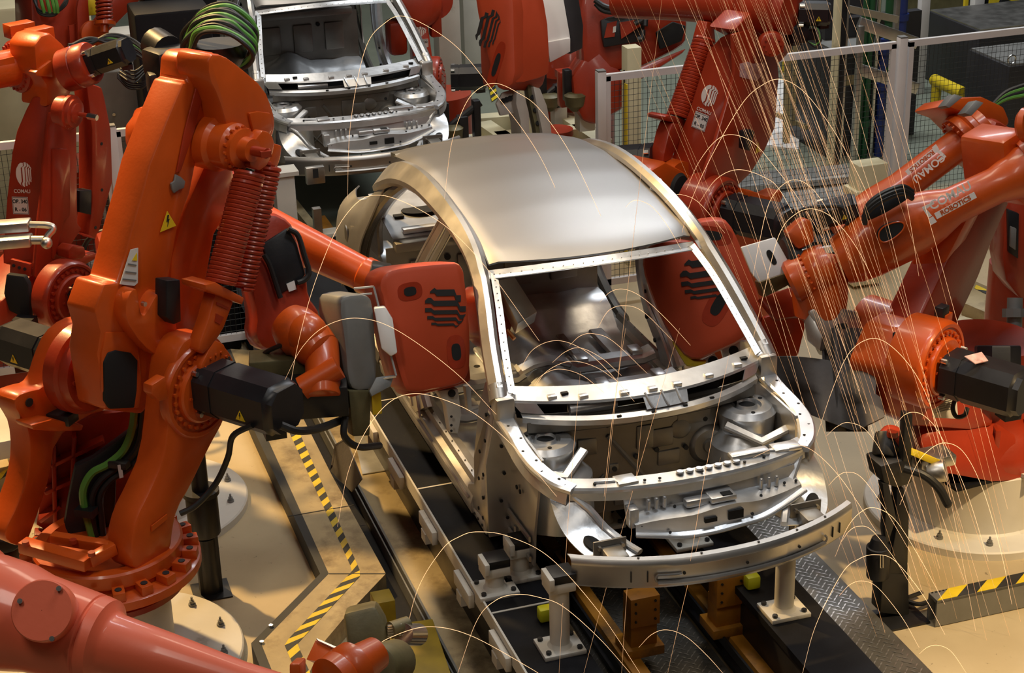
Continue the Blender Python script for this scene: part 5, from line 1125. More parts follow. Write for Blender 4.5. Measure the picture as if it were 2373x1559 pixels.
text('COMAU', .064, at_p(2202,454,*pt6), sk6, up6, MT['whiteink'], r6, thin=.001, sx=1.0)
b = B(); pts, v = flat([(-.115,-.0165),(.115,-.0165),(.115,.0165),(-.115,.0165)], at_p(2214,476,*pt6), sk6, up6, .002); b.prism(pts, v); o_ = obj('lettering_bar', b, MT['whiteink'], r6)
text('ROBOTICS', .034, at_p(2214,476,*pt6), sk6, up6, OR, o_, thin=.0006, sx=1.05)
b = B(); q = at_p(2160,492,*pt6)
for pts in ([(-.035,-.055),(.0,-.055),(-.005,-.02),(-.03,-.02)], [(-.03,-.015),(-.008,-.015),(-.02,.035),(-.035,.035)], [(-.035,.03),(.03,.035),(.03,.045),(-.035,.05)]):
    P_, v = flat(pts, q, sk6, up6, .002); b.prism(P_, v)
obj('arm_pictogram', b, MT['whiteink'], r6)
# elbow at the right edge
b = B(); b.lathe(E6-x6*.02, -x6, [(0,.15),(.04,.165),(.12,.165),(.14,.15),(.25,.14)], 44); slab(b, [(2325,330),(2373,300),(2420,310),(2420,470),(2380,480),(2335,440)], plane(2370,360,9.15,(.3,-.93,.1)), .3, .03); obj('elbow_housing', b, OR, r6)
b = B(); b.lathe(D(2365,290,9.0), (.5,-.8,.2), [(0,.07),(.02,.09),(.05,.085),(.06,.001)], 24); obj('dust_cap', b, OR, r6)
# wrist and its mounting plate
wq = D(1872,612,9.4)
b = B(); b.lathe(W6+x6*-.1, x6, [(0,.115),(.04,.125),(.10,.128),(.13,.115),(.15,.12),(.22,.118),(.24,.10)], 44); b.lathe(D(1900,700,9.4), V((0,.1,1)), [(-.10,.09),(-.06,.14),(.04,.15),(.16,.15),(.24,.12)], 40); b.prism(trace([(1820,540),(1860,505),(1880,510),(1890,560),(1850,580)], plane(1855,545,9.25,(-.2,-.9,.4))), V((.06,.16,-.05)), bev=.02); bolts(b, W6+x6*.03, x6, .122, 20, .007, .008); obj('wrist', b, OR, r6)
b = B(); b.lathe(D(1842,606,9.4), V((-.95,.18,-.12)), [(-.02,.14),(.03,.145),(.05,.13),(.06,.001)], 40); obj('tool_flange', b, MT['black'], r6)
motor(r6, D(1900,500,9.25), V((.75,-.35,.25)), (0,0,1), .13, .13, .2, True)
gun6 = thing('weld_gun', 'red covered spot welding gun at the right front window opening, held by the orange arm', 'weld gun', D(1640,680,9.8), 'spot welding guns')
b = B(); pw = plane(1780,600,9.3,(-.25,-.92,.3)); slab(b, [(1717,573),(1796,550),(1839,626),(1758,654),(1740,630)], pw, .03, .006); b.mi = 1; P = chaikin(trace([(1776,580),(1786,578),(1800,604),(1800,612),(1790,614),(1776,590)], (pw[0]+pw[1]*.001, pw[1])), 2); b.prism(P, pw[1]*.002)
b.mi = 0
obj('mount_plate', b, [MT['plateglow'], MT['blackhole']], gun6)
b = B(); slab(b, [(1758,654),(1839,626),(1838,640),(1826,662),(1770,690)], plane(1800,655,9.42,(-.25,-.92,.3)), .14, .01); b.mi = 0; obj('mount_block', b, MT['olive'], gun6)
g6b = plane(1690,620,9.72,(-.35,-.9,.25))
gun_cover(gun6, [(1596,530),(1612,514),(1668,507),(1692,520),(1712,560),(1730,610),(1760,690),(1770,740),(1752,765),(1700,740),(1640,600)], g6b, .2, None, 0, [((1648,545),.12,.05,-.12),((1645,558),.03,.03,-.1)], .04)
g6 = plane(1610,680,9.70,(-.42,-.85,.32))
gun_cover(gun6, [(1487,600),(1500,572),(1530,556),(1590,556),(1640,570),(1690,640),(1730,720),(1738,770),(1722,790),(1650,822),(1610,838),(1575,818),(1530,740),(1495,650)], g6, .18, (1632,645), .135, [((1665,705),.06,.13,-.5)], .04, rot=-PI/2+.15)
b = B(); slab(b, [(1580,790),(1605,835),(1640,838),(1625,850),(1590,850),(1560,800),(1545,740)], plane(1595,810,9.78,(-.4,-.85,.3)), .10, .02); b.mi = 1
for pts in ([(1618,838),(1655,818),(1672,842),(1660,858),(1632,862)], [(1672,810),(1715,790),(1730,812),(1700,838),(1680,838)]): slab(b, pts, plane(1660,830,9.9,(-.3,-.9,.3)), .10, .006)
b.mi = 2
for q in ((1652,836),(1700,812)): p = at_p(*q, at_d(1660,830,9.9), V((-.3,-.9,.3)).normalized()); b.cyl(p, p+V((-.3,-.9,.3))*.008, .028, 18)
obj('electrode_arm', b, [MT['yellow'], MT['alu'], MT['blackhole']], gun6)

# ---------------------------------------------------------------- R6b: second robot just behind with the parallel forearm
r6b = thing('industrial_robot', 'second orange forearm with the same lettering, behind and above the front one at right', 'robot', (6.6,9.4,0), 'six-axis robots')
E7, W7 = D(2243,318,10.3), D(1985,512,10.3); x7 = (W7-E7).normalized()
b = B(); b.lathe(E7, x7, [(-.12,.12),(.0,.13),(.05,.13),(.06,.095),(.5,.095),(.66,.115),(.80,.12),(.95,.10)], 40); obj('forearm_tube', b, OR, r6b)
b = B(); b.lathe(E7-x7*.02, x7, [(-.04,.16),(-.03,.17),(0,.17),(.015,.155),(.03,.165),(.07,.165),(.08,.13)], 44); bolts(b, E7+x7*.06, x7, .145, 20, .009, .012)
slab(b, [(2188,245),(2215,225),(2280,222),(2330,245),(2345,285),(2300,330),(2230,260)], plane(2260,260,10.25,(.2,-.9,.35)), .3, .03); obj('elbow_flange', b, OR, r6b)
b = B(); b.prism([D(2190,245,10.0), D(2212,218,10.0), D(2232,224,10.0), D(2200,250,10.0)], V((0,.08,-.03)), bev=.003); b.prism([D(2236,262,9.95), D(2262,232,9.95), D(2280,238,9.95), D(2252,268,9.95)], V((0,.08,-.03)), bev=.003); obj('rest_pad', b, MT['grey'], r6b)
pb = plane(2140,380,10.18,(-.35,-.9,.3)); skb = (at_p(2104,410,*pb)-at_p(2165,360,*pb)).normalized()
skb = -skb; upb = pb[1].cross(skb); pc = plane(2140,380,10.15,(-.35,-.9,.3))
text('COMAU', .060, at_p(2152,389,*pc), -skb, -upb, MT['whiteink'], r6b, thin=.001)
b = B(); pts, v = flat([(-.11,-.016),(.11,-.016),(.11,.016),(-.11,.016)], at_p(2136,373,*pc), -skb, -upb, .002); b.prism(pts, v); o_ = obj('lettering_bar', b, MT['whiteink'], r6b)
text('ROBOTICS', .036, at_p(2136,373,*pc), -skb, -upb, OR, o_, thin=.0005)
b = B(); q = at_p(2172,357,*pc)
for pts in ([(-.03,-.05),(.0,-.05),(-.005,-.015),(-.025,-.015)], [(-.025,-.01),(-.005,-.01),(-.015,.03),(-.03,.03)], [(-.03,.025),(.025,.03),(.025,.04),(-.03,.045)]):
    P_, v = flat(pts, q, -skb, -upb, .002); b.prism(P_, v)
obj('arm_pictogram', b, MT['whiteink'], r6b)
b = B(); b.bar(E7, D(2420,420,10.9), .3, .3, bev=.05); b.bar(D(2420,420,10.9), V((8.0,11.0,.6)), .3, .3, bev=.05); b.cyl(V((8.0,11.0,0)), V((8.0,11.0,.7)), .35, 24); obj('lower_arm', b, RD, r6b)
for i in range(4): hose(r6b, [D(2290,255,10.4), D(2330,215+i*5,10.4), D(2380,195+i*8,10.4)], .014, MT['green'] if i % 2 else MT['rubber'], 'cable')
# red bracket arm and grey tool frame hanging from its wrist
b = B(); slab(b, [(1760,690),(1830,665),(1880,672),(1870,730),(1800,740)], plane(1820,700,9.6,(-.1,-.8,.6)), .06, .01); slab(b, [(1772,735),(1860,712),(1866,760),(1850,825),(1800,832),(1765,800)], plane(1815,770,9.75,(-.1,-.95,.3)), .06, .01); obj('red_bracket', b, RD, r6b)
tf = thing('tool_stand', 'grey steel tool bracket with an oval slot below the orange wrist at right', 'tool bracket', D(1930,820,9.5))
b = B(); pk = plane(1935,760,9.3,(-.1,-.95,.3)); slab(b, [(1875,720),(1905,705),(1990,722),(1995,785),(1975,830),(1925,830),(1905,790)], pk, .18, .012); b.mi = 1; b.prism(chaikin(trace([(1934,752),(1962,747),(1966,755),(1960,762),(1936,764)], (pk[0]+pk[1]*.001, pk[1])), 2), pk[1]*.003); b.mi = 0; slab(b, [(1862,745),(1878,722),(1906,780),(1900,815),(1870,790)], plane(1885,770,9.28,(-.7,-.6,.3)), .12, .01); obj('bracket_body', b, [MT['alu'], MT['blackhole']], tf)
b = B(); b.cyl(D(1950,825,9.4), D(1950,960,9.5), .05, 16); obj('bracket_post', b, MT['black'], tf)

# ---------------------------------------------------------------- R7: red robot beyond the roof, top centre right
r7 = thing('industrial_robot', 'red robot with black hose loops beyond the cream column at the top of the photo', 'robot', (5.2,14.2,0), 'six-axis robots')
D7 = 14.0
b = B(); p7 = plane(1450,100,D7,(-.2,-.95,.2)); slab(b, [(1350,-40),(1590,-40),(1594,90),(1580,110),(1500,150),(1470,165),(1440,160),(1350,190),(1350,110),(1340,60)], p7, .4, .05, 1); slab(b, [(1325,178),(1350,140),(1390,110),(1440,165),(1470,175),(1475,215),(1440,255),(1380,290),(1350,280),(1330,240)], plane(1400,200,D7+.05,(-.2,-.95,.2)), .5, .04); obj('upper_arm', b, RD, r7)
b = B(); slab(b, [(1470,160),(1590,112),(1582,122),(1450,205),(1440,190)], plane(1510,160,D7-.05,(-.2,-.9,.4)), .1, .01); obj('parallel_link', b, RD, r7)
b = B(); slab(b, [(1392,48),(1410,40),(1490,28),(1498,40),(1490,95),(1400,110),(1395,85)], plane(1445,70,D7-.1,(-.2,-.95,.2)), .06, .01); b.mi = 1; slab(b, [(1407,54),(1430,48),(1424,85),(1400,88)], plane(1415,70,D7-.12,(-.2,-.95,.2)), .01, 0); slab(b, [(1436,52),(1478,45),(1486,60),(1440,90)], plane(1460,70,D7-.12,(-.2,-.95,.2)), .008, 0); b.mi = 2; slab(b, [(1421,62),(1428,60),(1427,74),(1420,76)], plane(1424,68,D7-.125,(-.2,-.95,.2)), .004, 0); obj('valve_panel', b, [MT['black'], RD, MT['label']], r7)
b = B(); slab(b, [(1520,75),(1560,50),(1590,60),(1580,95),(1530,115)], plane(1555,85,D7-.06,(-.2,-.95,.2)), .04, .01); obj('arm_opening', b, MT['blackhole'], r7)
for i, pts in enumerate(([(1380,8),(1400,25),(1440,28),(1480,12),(1500,15),(1495,40),(1470,55)], [(1378,0),(1405,16),(1450,20),(1490,5)], [(1500,10),(1530,30),(1570,22),(1585,0)], [(1495,60),(1500,40),(1535,38),(1560,30)], [(1490,70),(1488,88),(1478,92)], [(1510,0),(1540,18),(1575,10),(1580,-10)])):
    hose(r7, [D(x,y,D7-.2-.02*i) for x, y in pts], .022, MT['rubber'])
b = B(); b.cyl(V((5.2,14.3,0)), V((5.2,14.3,1.0)), .35, 28); b.lathe((5.2,14.3,1.0), (0,0,1), [(0,.4),(.2,.38),(.3,.3)], 28); obj('base', b, RD, r7)
b = B(); b.box(D(1310,205,D7+.3), (.12,.1,.3), bev=.02); b.box(D(1310,170,D7+.3), (.14,.12,.06)); obj('side_bracket', b, RD, r7)
# hanging gun above the rear of the roof
gun7 = thing('weld_gun', 'tall red covered weld gun hanging behind the car roof, with curved steel arms below', 'weld gun', D(1190,100,12.0), 'spot welding guns')
g7 = plane(1150,100,11.7,(-.75,-.6,.25))
gun_cover(gun7, [(1095,0),(1100,-40),(1180,-50),(1190,0),(1192,100),(1195,190),(1165,215),(1143,200),(1125,130)], g7, .42, (1131,66), .135, [((1150,150),.04,.16,-.35)], .05, rot=-.3, lsx=.72)
g7b = plane(1230,80,11.75,(.35,-.9,.25))
gun_cover(gun7, [(1190,-40),(1240,-50),(1268,20),(1276,165),(1262,178),(1200,195),(1188,185),(1183,60)], g7b, .35, None, 0, (), .05)
b = B(); pg = plane(1200,270,11.8,(.15,-.95,.25)); slab(b, [(1150,240),(1165,215),(1195,205),(1212,225),(1215,265),(1200,262),(1160,268)], plane(1185,240,11.85,(-.1,-.95,.25)), .05, .005); b.mi = 1
for q in ((1166,234),(1174,231),(1182,228),(1190,226)): p = at_p(*q, at_d(1185,240,11.85), V((-.1,-.95,.25)).normalized()); b.cyl(p, p-FWD*.012, .018, 12)
obj('hole_plate', b, [MT['gunsteel'], MT['blackhole']], gun7)
def gun_arm(pts_l, name):
    b = B(); slab(b, pts_l, pg, .16, .006); obj(name, b, MT['gunsteel'], gun7)
gun_arm([(1198,208),(1216,222),(1226,260),(1230,365),(1212,365),(1206,280),(1196,240)], 'weld_arm'); gun_arm([(1236,200),(1252,205),(1268,245),(1278,300),(1282,365),(1264,365),(1256,300),(1245,250)], 'weld_arm')
b = B(); slab(b, [(1222,196),(1238,200),(1248,250),(1258,310),(1264,365),(1250,365),(1240,290),(1228,240)], (pg[0]+V((0,.04,0)),pg[1]), .05, .0)
b.mi = 1
for q in ((1234,225),(1240,255),(1246,285),(1251,315),(1255,345)): p = at_p(*q, pg[0]+V((0,.035,0)), pg[1]); b.cyl(p, p+pg[1]*.006, .016, 10)
obj('holed_spine', b, [MT['olive'], MT['blackhole']], gun7)
b = B(); pm = plane(1290,60,12.2,(.1,-.9,.4)); slab(b, [(1250,-40),(1300,-40),(1322,88),(1268,98)], pm, .2, .006); slab(b, [(1268,98),(1322,88),(1322,120),(1275,145)], plane(1295,110,12.2,(.1,-1,.0)), .1, .004); obj('white_mount_plate', b, MT['plateglow'], gun7)
b = B(); slab(b, [(1300,-40),(1335,-40),(1352,60),(1350,112),(1322,125),(1322,88)], plane(1330,50,12.3,(.2,-.95,.2)), .15, .006); obj('dark_mount', b, MT['cabinet'], gun7)
# ---------------------------------------------------------------- R9: small red robot right of the rear car
r9 = thing('industrial_robot', 'dark red robot with a black motor standing right of the rear car body', 'robot', (4.15,15.2,0), 'six-axis robots')
D9 = 15.2; n9 = V((-.15,-.97,.2)).normalized(); p9 = plane(980,120,D9,n9)
b = B(); slab(b, [(955,62),(992,60),(1005,150),(1008,180),(960,190)], p9, .3, .02); obj('lower_arm', b, RD, r9)
b = B(); slab(b, [(985,180),(1010,150),(1035,170),(1035,280),(1000,295),(975,280)], plane(1005,220,D9,n9), .35, .03); obj('shoulder_body', b, RD, r9); b = B(); b.cyl(V((4.25,15.4,0)), V((4.25,15.4,.6)), .3, 20); obj('base', b, RD, r9)
b = B(); b.lathe(D(968,10,D9-.1), n9, [(-.3,.2),(-.02,.21),(0,.19),(.03,.12),(.03,.001)], 36); b.lathe(D(1005,0,D9), n9, [(-.2,.17),(0,.17),(.02,.001)], 28); b.box(D(1008,45,D9+.05), (.1,.1,.3), bev=.02); b.box(D(918,85,D9+.1), (.16,.2,.3), bev=.04); obj('elbow_housing', b, RD, r9)
gear_disc(r9, D(1022,182,D9-.2), V((.9,-.4,0)), .19, .2, RD)
motor(r9, D(1045,180,D9-.25), V((.95,-.3,0)), (0,0,1), .20, .20, .3, False)
logo(at_p(972,80,*p9)+n9*.003, V((1,0,0)), V((0,0,1)), .07, MT['whiteink'], r9)
number_plate(r9, at_p(978,104,*p9)+n9*.003, V((1,-.1,0)), V((0,0,1)), 'OP. 330', 'R - 05', .11, .10)
# ---------------------------------------------------------------- R8: dark red robot cut by the right edge
r8 = thing('industrial_robot', 'dark red robot cut off by the right edge, with a dark tool column', 'robot', (6.0,8.6,0), 'six-axis robots')
p8 = plane(2350,560,10.4,(-.3,-.93,.15))
b = B(); slab(b, [(2330,470),(2345,452),(2400,450),(2400,700),(2360,690),(2330,650),(2322,600)], p8, .3, .02); b.cyl(V((6.15,8.75,0)), V((6.15,8.75,1.0)), .22, 20); obj('arm_body', b, RD, r8)
b = B(); slab(b, [(2336,485),(2362,495),(2360,600),(2338,585)], plane(2350,540,10.35,(-.3,-.93,.15)), .06, .006); b.mi = 1; slab(b, [(2343,525),(2356,530),(2354,580),(2342,572)], plane(2350,550,10.28,(-.3,-.93,.15)), .03, .004); obj('tool_column', b, [MT['black'], MT['grey']], r8)
b = B(); b.cyl(D(2352,690,10.3), D(2350,790,10.3), .045, 16); b.cyl(D(2350,715,10.3), D(2350,735,10.3), .07, 10); b.cyl(D(2356,760,10.35), D(2356,850,10.4), .03, 12); obj('tool_spindle', b, MT['grey'], r8)
# ================================================================ PROPS AND BACKGROUND
# black stand with a hand lever, valve barrel and bucket in front of the right pedestal
st = thing('valve_stand', 'black stand with lever, valve barrel and hanging bucket before the right pedestal', 'stand', at_z(2085,1440,0))
q = at_z(2085,1432,0); Ys = q.y
def ys(x, y, dy=0): return at_y(x, y, Ys+dy)
b = B(); b.box(q+V((0,0,.006)), (.24,.2,.012)); b.prism([ys(2040,1420), ys(2108,1428), ys(2106,1330), ys(2045,1325)], (0,.10,0), bev=.008); obj('foot_column', b, MT['black'], st)
b = B(); b.prism([ys(2058,1330), ys(2104,1330), ys(2108,1180), ys(2095,1130), ys(2078,1130), ys(2076,1230)], (0,.06,0), bev=.008); b.prism([ys(2055,1270), ys(2078,1200), ys(2060,1120), ys(2045,1120), ys(2052,1190), ys(2050,1230)], (0,.05,0), bev=.006); b.prism([ys(2092,1070), ys(2112,1070), ys(2116,960), ys(2098,958)], (0,.05,0), bev=.006); obj('frame_arms', b, MT['black'], st)
b = B(); b.prism([ys(2040,1080), ys(2118,1060), ys(2116,1120), ys(2080,1132), ys(2048,1120)], (0,.16,0), bev=.015); b.cyl(ys(2052,1060,.1), ys(2060,1005,.16), .07, 20, bev=.01); obj('valve_body', b, MT['black'], st)
b = B(); b.cyl(ys(2058,1030,.12), ys(2075,1010,.16), .075, 24, bev=.012); b.cyl(ys(2068,1010,.1), ys(2069,998,.1), .03, 10); obj('red_valve_cap', b, RD, st)
b = B(); b.prism([ys(2115,1056,-.02), ys(2130,1046,-.02), ys(2180,1066,-.02), ys(2165,1078,-.02)], (0,.10,-.02), bev=.004); obj('yellow_label_plate', b, MT['yellow'], st)
b = B(); b.cyl(ys(2150,1095,.0), ys(2192,1090,-.05), .055, 24, bev=.006); b.box(ys(2160,1060,.06), (.2,.14,.06), bev=.01); obj('motor_barrel', b, MT['alu'], st)
b = B(); b.tube([ys(2095,1085,-.04), ys(2140,1100,-.1), ys(2175,1130,-.14), ys(2195,1165,-.16)], lambda t: .02 if False else .02, 10, 5) if False else b.tube([ys(2095,1085,-.04), ys(2140,1100,-.1), ys(2175,1130,-.14), ys(2195,1165,-.16)], .022, 10, 5); b.ball(ys(2196,1167,-.16), .023, 10); obj('hand_lever', b, MT['rubber'], st)
b = B(); b.cyl(ys(2034,1335,.0), ys(2036,1265,.0), .058, 22, .062, bev=.006); b.cyl(ys(2036,1266,.0), ys(2037,1246,.0), .052, 22, .035); obj('bucket', b, MT['black'], st)
b = B(); b.tube([ys(2040,1315,-.07), ys(2040,1285,-.07), ys(2046,1285,-.07), ys(2046,1315,-.07)], .0025, 5, closed=True); obj('bucket_clip', b, MT['chrome'], st)

# grey dust cover hanging between car and right robot
fc = B(); rows = []
for i in range(13):
    t = i/12; r = []
    for j in range(33):
        s = j/32; px = 1700+s*330+(20 if t > .5 else 0)*t*s; pt = 835-20*math.sin(s*PI)+s*25; pb = 895+s*130-60*max(0, s-.8)*5
        d = 9.6-.45*s+.06*math.sin(s*19)*(.3+t)-.25*t*s+.25*t*(1-s); r.append(at_d(px, pt+(pb-pt)*t, d))
    rows.append(r)
fc.sheet(rows, .008); tag(obj('dust_cover', fc, MT['cloth'], ang=60), 'crumpled grey fabric dust cover hanging right of the front car body', 'cover')
fl = B(); rows = []
for i in range(9):
    r = []
    for j in range(15):
        s = j/14; t = i/8; r.append(at_d(1905+s*95+t*10, 760+t*240, 9.3+.05*math.sin(s*14+t)+.0*t))
    rows.append(r)
fl.sheet(rows, .006); tag(obj('dust_cover', fl, MT['cloth'], ang=60), 'grey pleated fabric sleeve below the slotted tool bracket at right', 'cover')

# cream jig frame beyond the car roof
jf = thing('jig', 'cream welded jig frame standing beyond the front car roof', 'frame', (4.5,13.6,0))
J = .62
def fb(b, p, q, w=.15, h=.15): b.bar(at_z(p[0],p[1],J), at_z(q[0],q[1],J), w, h, bev=.004)
b = B(); fb(b, (1112,288),(1215,280)); fb(b, (1120,300),(1200,355)); fb(b, (1275,275),(1400,262)); fb(b, (1290,270),(1400,345)); fb(b, (1150,330),(1215,322)); fb(b, (1290,318),(1400,305)); obj('frame_beams', b, MT['cream'], jf)
b = B()
for x, y in ((1145,350),(1310,345),(1120,335)): q = at_z(x,y,J-.07); b.box((q.x,q.y,(J-.09)/2), (.16,.16,J-.09), bev=.004)
q = at_z(1115,325,J-.02); b.box(q, (.3,.3,.04)); obj('frame_leg', b, MT['cream'], jf)
b = B(); q = at_z(1215,365,.4); b.box((q.x,q.y,.7), (.12,.2,1.2), bev=.006); obj('upright', b, MT['cream'], jf)
b = B(); q = at_z(1290,312,J+.05); b.cyl(q, q+V((0,0,.05)), .14, 20); obj('red_puck', b, RD, jf)
# clamps and blocks beside the rear car
def clamp(x, y, d, label, s=1):
    t = thing('clamp_unit', label, 'clamp', at_d(x, y+60, d), 'positioning clamps near the rear car')
    p = at_d(x, y, d); b = B(); b.box((p.x,p.y,p.z/2-.15), (.16*s,.14*s,max(.2,p.z-.3)), bev=.006); b.box(p-V((0,0,.08)), (.17*s,.16*s,.2), bev=.01); obj('clamp_base', b, MT['white'], t)
    b = B(); b.box(p+V((.0,0,.10)), (.08,.10,.22), bev=.01); b.box(p+V((.12,0,.16)), (.06,.08,.34), bev=.01); b.cyl(p+V((-.12,0,.12)), p+V((.16,0,.30)), .03, 10); b.box(p+V((-.14,.02,.2)), (.06,.08,.26), bev=.01); obj('clamp_jaw', b, MT['black'], t)
    b = B(); b.lathe(p+V((-.1,-.05,.05)), (0,0,1), [(-.05,.03),(0,.08),(.08,.09),(.1,.06)], 18); obj('clamp_head', b, MT['olive'], t)
clamp(1073,325,14.4, 'black clamp on a white block right of the rear bumper beam')
clamp(1355,250,14.2, 'black clamp on a grey block beyond the cream frame and fence post', .8)
clamp(1295,250,15.2, 'small dark clamp left of the red robot beyond the roof', .7)
b = B(); q = at_z(1140,190,.03); b.prism(zpts([(1065,112),(1112,105),(1118,112),(1066,124)], .10), (0,0,-.10), bev=.004); kb2 = obj('kerb_beam', b, MT['grey']); tag(kb2, 'far striped kerb beam between the rear red robot and the hanging gun', 'kerb')
tape('hazard_tape', zpts([(1066,120),(1112,110)], .105), zpts([(1064,114),(1112,104)], .105), .22, 0, kb2, slant=.8)
tag(tape('hazard_tape', zpts([(1060,132),(1130,190),(1140,235)], .012), zpts([(1072,128),(1145,188),(1156,232)], .012), .22, 0, None, slant=.5), 'yellow and black floor tape left of the hanging red gun', 'tape')
# pale columns at the back
def column(px, y0, yb, w, label, m, d=.2):
    p = at_y(px, y0, yb); b = B(); b.box((p.x, yb, (p.z+1)/2), (w, d, p.z+1.0), bev=.006); o = obj('column', b, m); return tag(o, label, 'column', 'pale steel columns')
column(360, -60, 13.0, .12, 'cream square column left of the rear car body', MT['cream'])
column(1030, -60, 16.2, .22, 'pale green-white column between the rear car and the hanging gun', MT['white'])
column(1090, -60, 17.5, .24, 'second pale column just left of the hanging red gun', MT['white'])
b = B(); p = at_y(655,400,11.9); b.box((p.x, 11.9, p.z/2), (.14,.14,p.z), bev=.006); b.box((p.x, 11.9, p.z+.01), (.2,.18,.03)); tag(obj('support_post', b, MT['white']), 'worn white post right of the twin springs below the rear bumper', 'support post')
b = B(); p = at_y(730,405,12.3); b.box(p, (.14,.05,.13), bev=.006); b.box((p.x,p.y+.04,.35), (.06,.06,.7)); b.mi = 1; b.box(p+V((0,-.03,.02)), (.04,.004,.07)); tag(obj('bracket_plate', b, [MT['alu'], MT['ink']]), 'small grey bracket plate with a dark slot under the rear bumper beam', 'bracket')
# left back: grey cabinet, tan panels, pit clutter
b = B(); p = at_y(300,290,12.3); b.box((p.x,12.45,.95), (.42,.3,1.9), bev=.01); cb = obj('control_cabinet', b, MT['grey']); tag(cb, 'grey control cabinet behind the wire fence left of the orange arm', 'cabinet')
b = B(); b.box((p.x+.27,12.42,.9), (.08,.1,1.8)); b.box((p.x-.17,12.29,.9), (.015,.01,1.7)); b.mi = 1
for z in (.7,1.0,1.3,1.6): b.cyl((p.x-.1,12.295,z), (p.x-.1,12.28,z), .012, 8)
obj('door_edge', b, [MT['black'], MT['chrome']], cb)
b = B(); p = at_y(30,60,14.5); b.box((p.x,14.5,p.z/2+.1), (1.2,.5,p.z+.2), bev=.03); tag(obj('housing', b, MT['cream']), 'pale machine housing behind the red robots at the top left', 'housing')
b = B(); p = at_y(285,70,14.2); b.box((p.x,14.2,p.z/2), (.35,.3,p.z), bev=.01); tag(obj('housing', b, MT['white']), 'narrow pale panel between the top left red robot and the cream column', 'housing')
b = B(); p = at_d(385,60,12.2); b.box(p, (.3,.3,.9), bev=.02); b.box(p+V((.25,.3,-.2)), (.3,.2,1.1), bev=.02); tag(obj('machinery', b, MT['deck']), 'dark machine frame beside the cream column behind the orange robot', 'frame')
b = B(); q = at_z(330,-25,0); p = at_d(410,215,11.9); b.box((p.x,p.y,(p.z+.6)/2), (.5,.4,p.z+.6), bev=.02); tag(obj('machinery', b, MT['deck']), 'dark machinery behind the upper arm of the large orange robot', 'frame')
hose_ = B(); q = at_d(258,590,11.0); hose_.tube([q+V((math.cos(w)*.17, .02*math.sin(3*w), math.sin(w)*.17)) for w in [2*PI*k/28 for k in range(28)]], .016, 8, closed=True); tag(obj('coiled_hose', hose_, MT['rubber']), 'black coiled hose hanging on the fence left of the orange arm', 'hose')
b = B(); q = at_z(262,600,.4); b.lathe((q.x,q.y,0), (0,0,1), [(0,.22),(.4,.22),(.42,.2)], 28); b.box((q.x-.1,q.y+.3,.55), (.3,.2,.5), bev=.02); tag(obj('drum', b, MT['white']), 'pale drum behind the left fence under the coiled hose', 'drum')
b = B(); b.prism(zpts([(0,1090),(0,1112),(78,1062),(70,1048)], .10), (0,0,-.10)); lp = obj('kerb_beam', b, MT['tan']); tag(lp, 'tan kerb with hazard tape at the far left edge below the red robot', 'kerb')
tape('hazard_tape', zpts([(-6,1100),(74,1052)], .102), zpts([(-2,1112),(80,1064)], .102), .16, 0, lp, slant=.4)
b = B(); q = at_z(30,1030,.25); b.box(at_z(20,1000,.3), (.35,.5,.12), MX.Rotation(.1,3,'Z'), bev=.01); b.box(at_z(45,1040,.12), (.14,.3,.2), MX.Rotation(.1,3,'Z'), bev=.006); tag(obj('fixture_block', b, MT['white']), 'pale fixture block behind the left fence edge', 'fixture')
b = B(); b.cyl(at_z(10,1230,0), at_z(10,1230,.35), .12, 24, bev=.02); b.cyl(at_z(10,1230,.35), at_z(10,1230,.45), .06, 16); tag(obj('canister', b, MT['black']), 'black canister at the left edge beside the orange robot leg', 'canister')
# right back: cabinets, pipe rack, guard rails, belt bed
def cabinet(x0, y0, wx, wy, h, label, rot=0, top=None):
    t = thing('control_cabinet', label, 'cabinet', (x0+wx/2, y0+wy/2, 0), 'dark cabinets beyond the right fence')
    R = MX.Rotation(rot,3,'Z'); b = B(); b.box((x0+wx/2,y0+wy/2,h/2), (wx,wy,h), R, bev=.008); obj('cabinet_body', b, MT['cabinet'], t)
    b = B(); b.box((x0+wx/2,y0+wy/2,h+.008), (wx-.04,wy-.04,.016), R); obj('cabinet_top', b, top or MT['grey'], t)
    b = B(); b.box((x0+wx*.4,y0-.004,h*.72), (.16,.006,.09)); obj('name_plate', b, MT['tan'], t); return t
cabinet(7.52,13.9,.5,.9,1.0, 'dark cabinet with small tan plate behind the fence left of the pipe rack')
cabinet(8.15,15.2,.55,.6,1.15, 'taller dark cabinet just behind the one beside the pipe rack')
cabinet(9.75,15.0,1.7,1.0,.72, 'large black cabinet with pale grey top at the right edge', 0, MT['alu'])
cabinet(9.05,13.4,.9,.7,.82, 'black cabinet with lifting rings in front of the pale topped one')
for i, (x, y, z) in enumerate(((9.1,13.45,.82),(9.7,13.45,.82))):
    b = B(); b.tube([V((x,y,z+.05))+V((math.cos(w)*.04,0,math.sin(w)*.04)) for w in [2*PI*k/18 for k in range(18)]], .009, 8, closed=True); tag(obj('lifting_ring', b, MT['chrome']), ('steel lifting ring on the left front corner of the lower black cabinet','steel lifting ring on the right part of the lower black cabinet')[i], 'ring')
pr = thing('pipe_rack', 'tall rack of blue and green pipes in a tan frame behind the right fence', 'pipe rack', (8.0,13.6,0))
def vpost(b, px, yb, w, d, top=-40): p = at_y(px, top, yb); b.box((p.x,yb,p.z/2), (w,d,p.z), bev=.003)
b = B(); vpost(b, 1944, 13.0, .05, .06); obj('tan_post', b, MT['cream'], pr)
b = B(); vpost(b, 1957, 13.05, .05, .06); obj('black_post', b, MT['black'], pr)
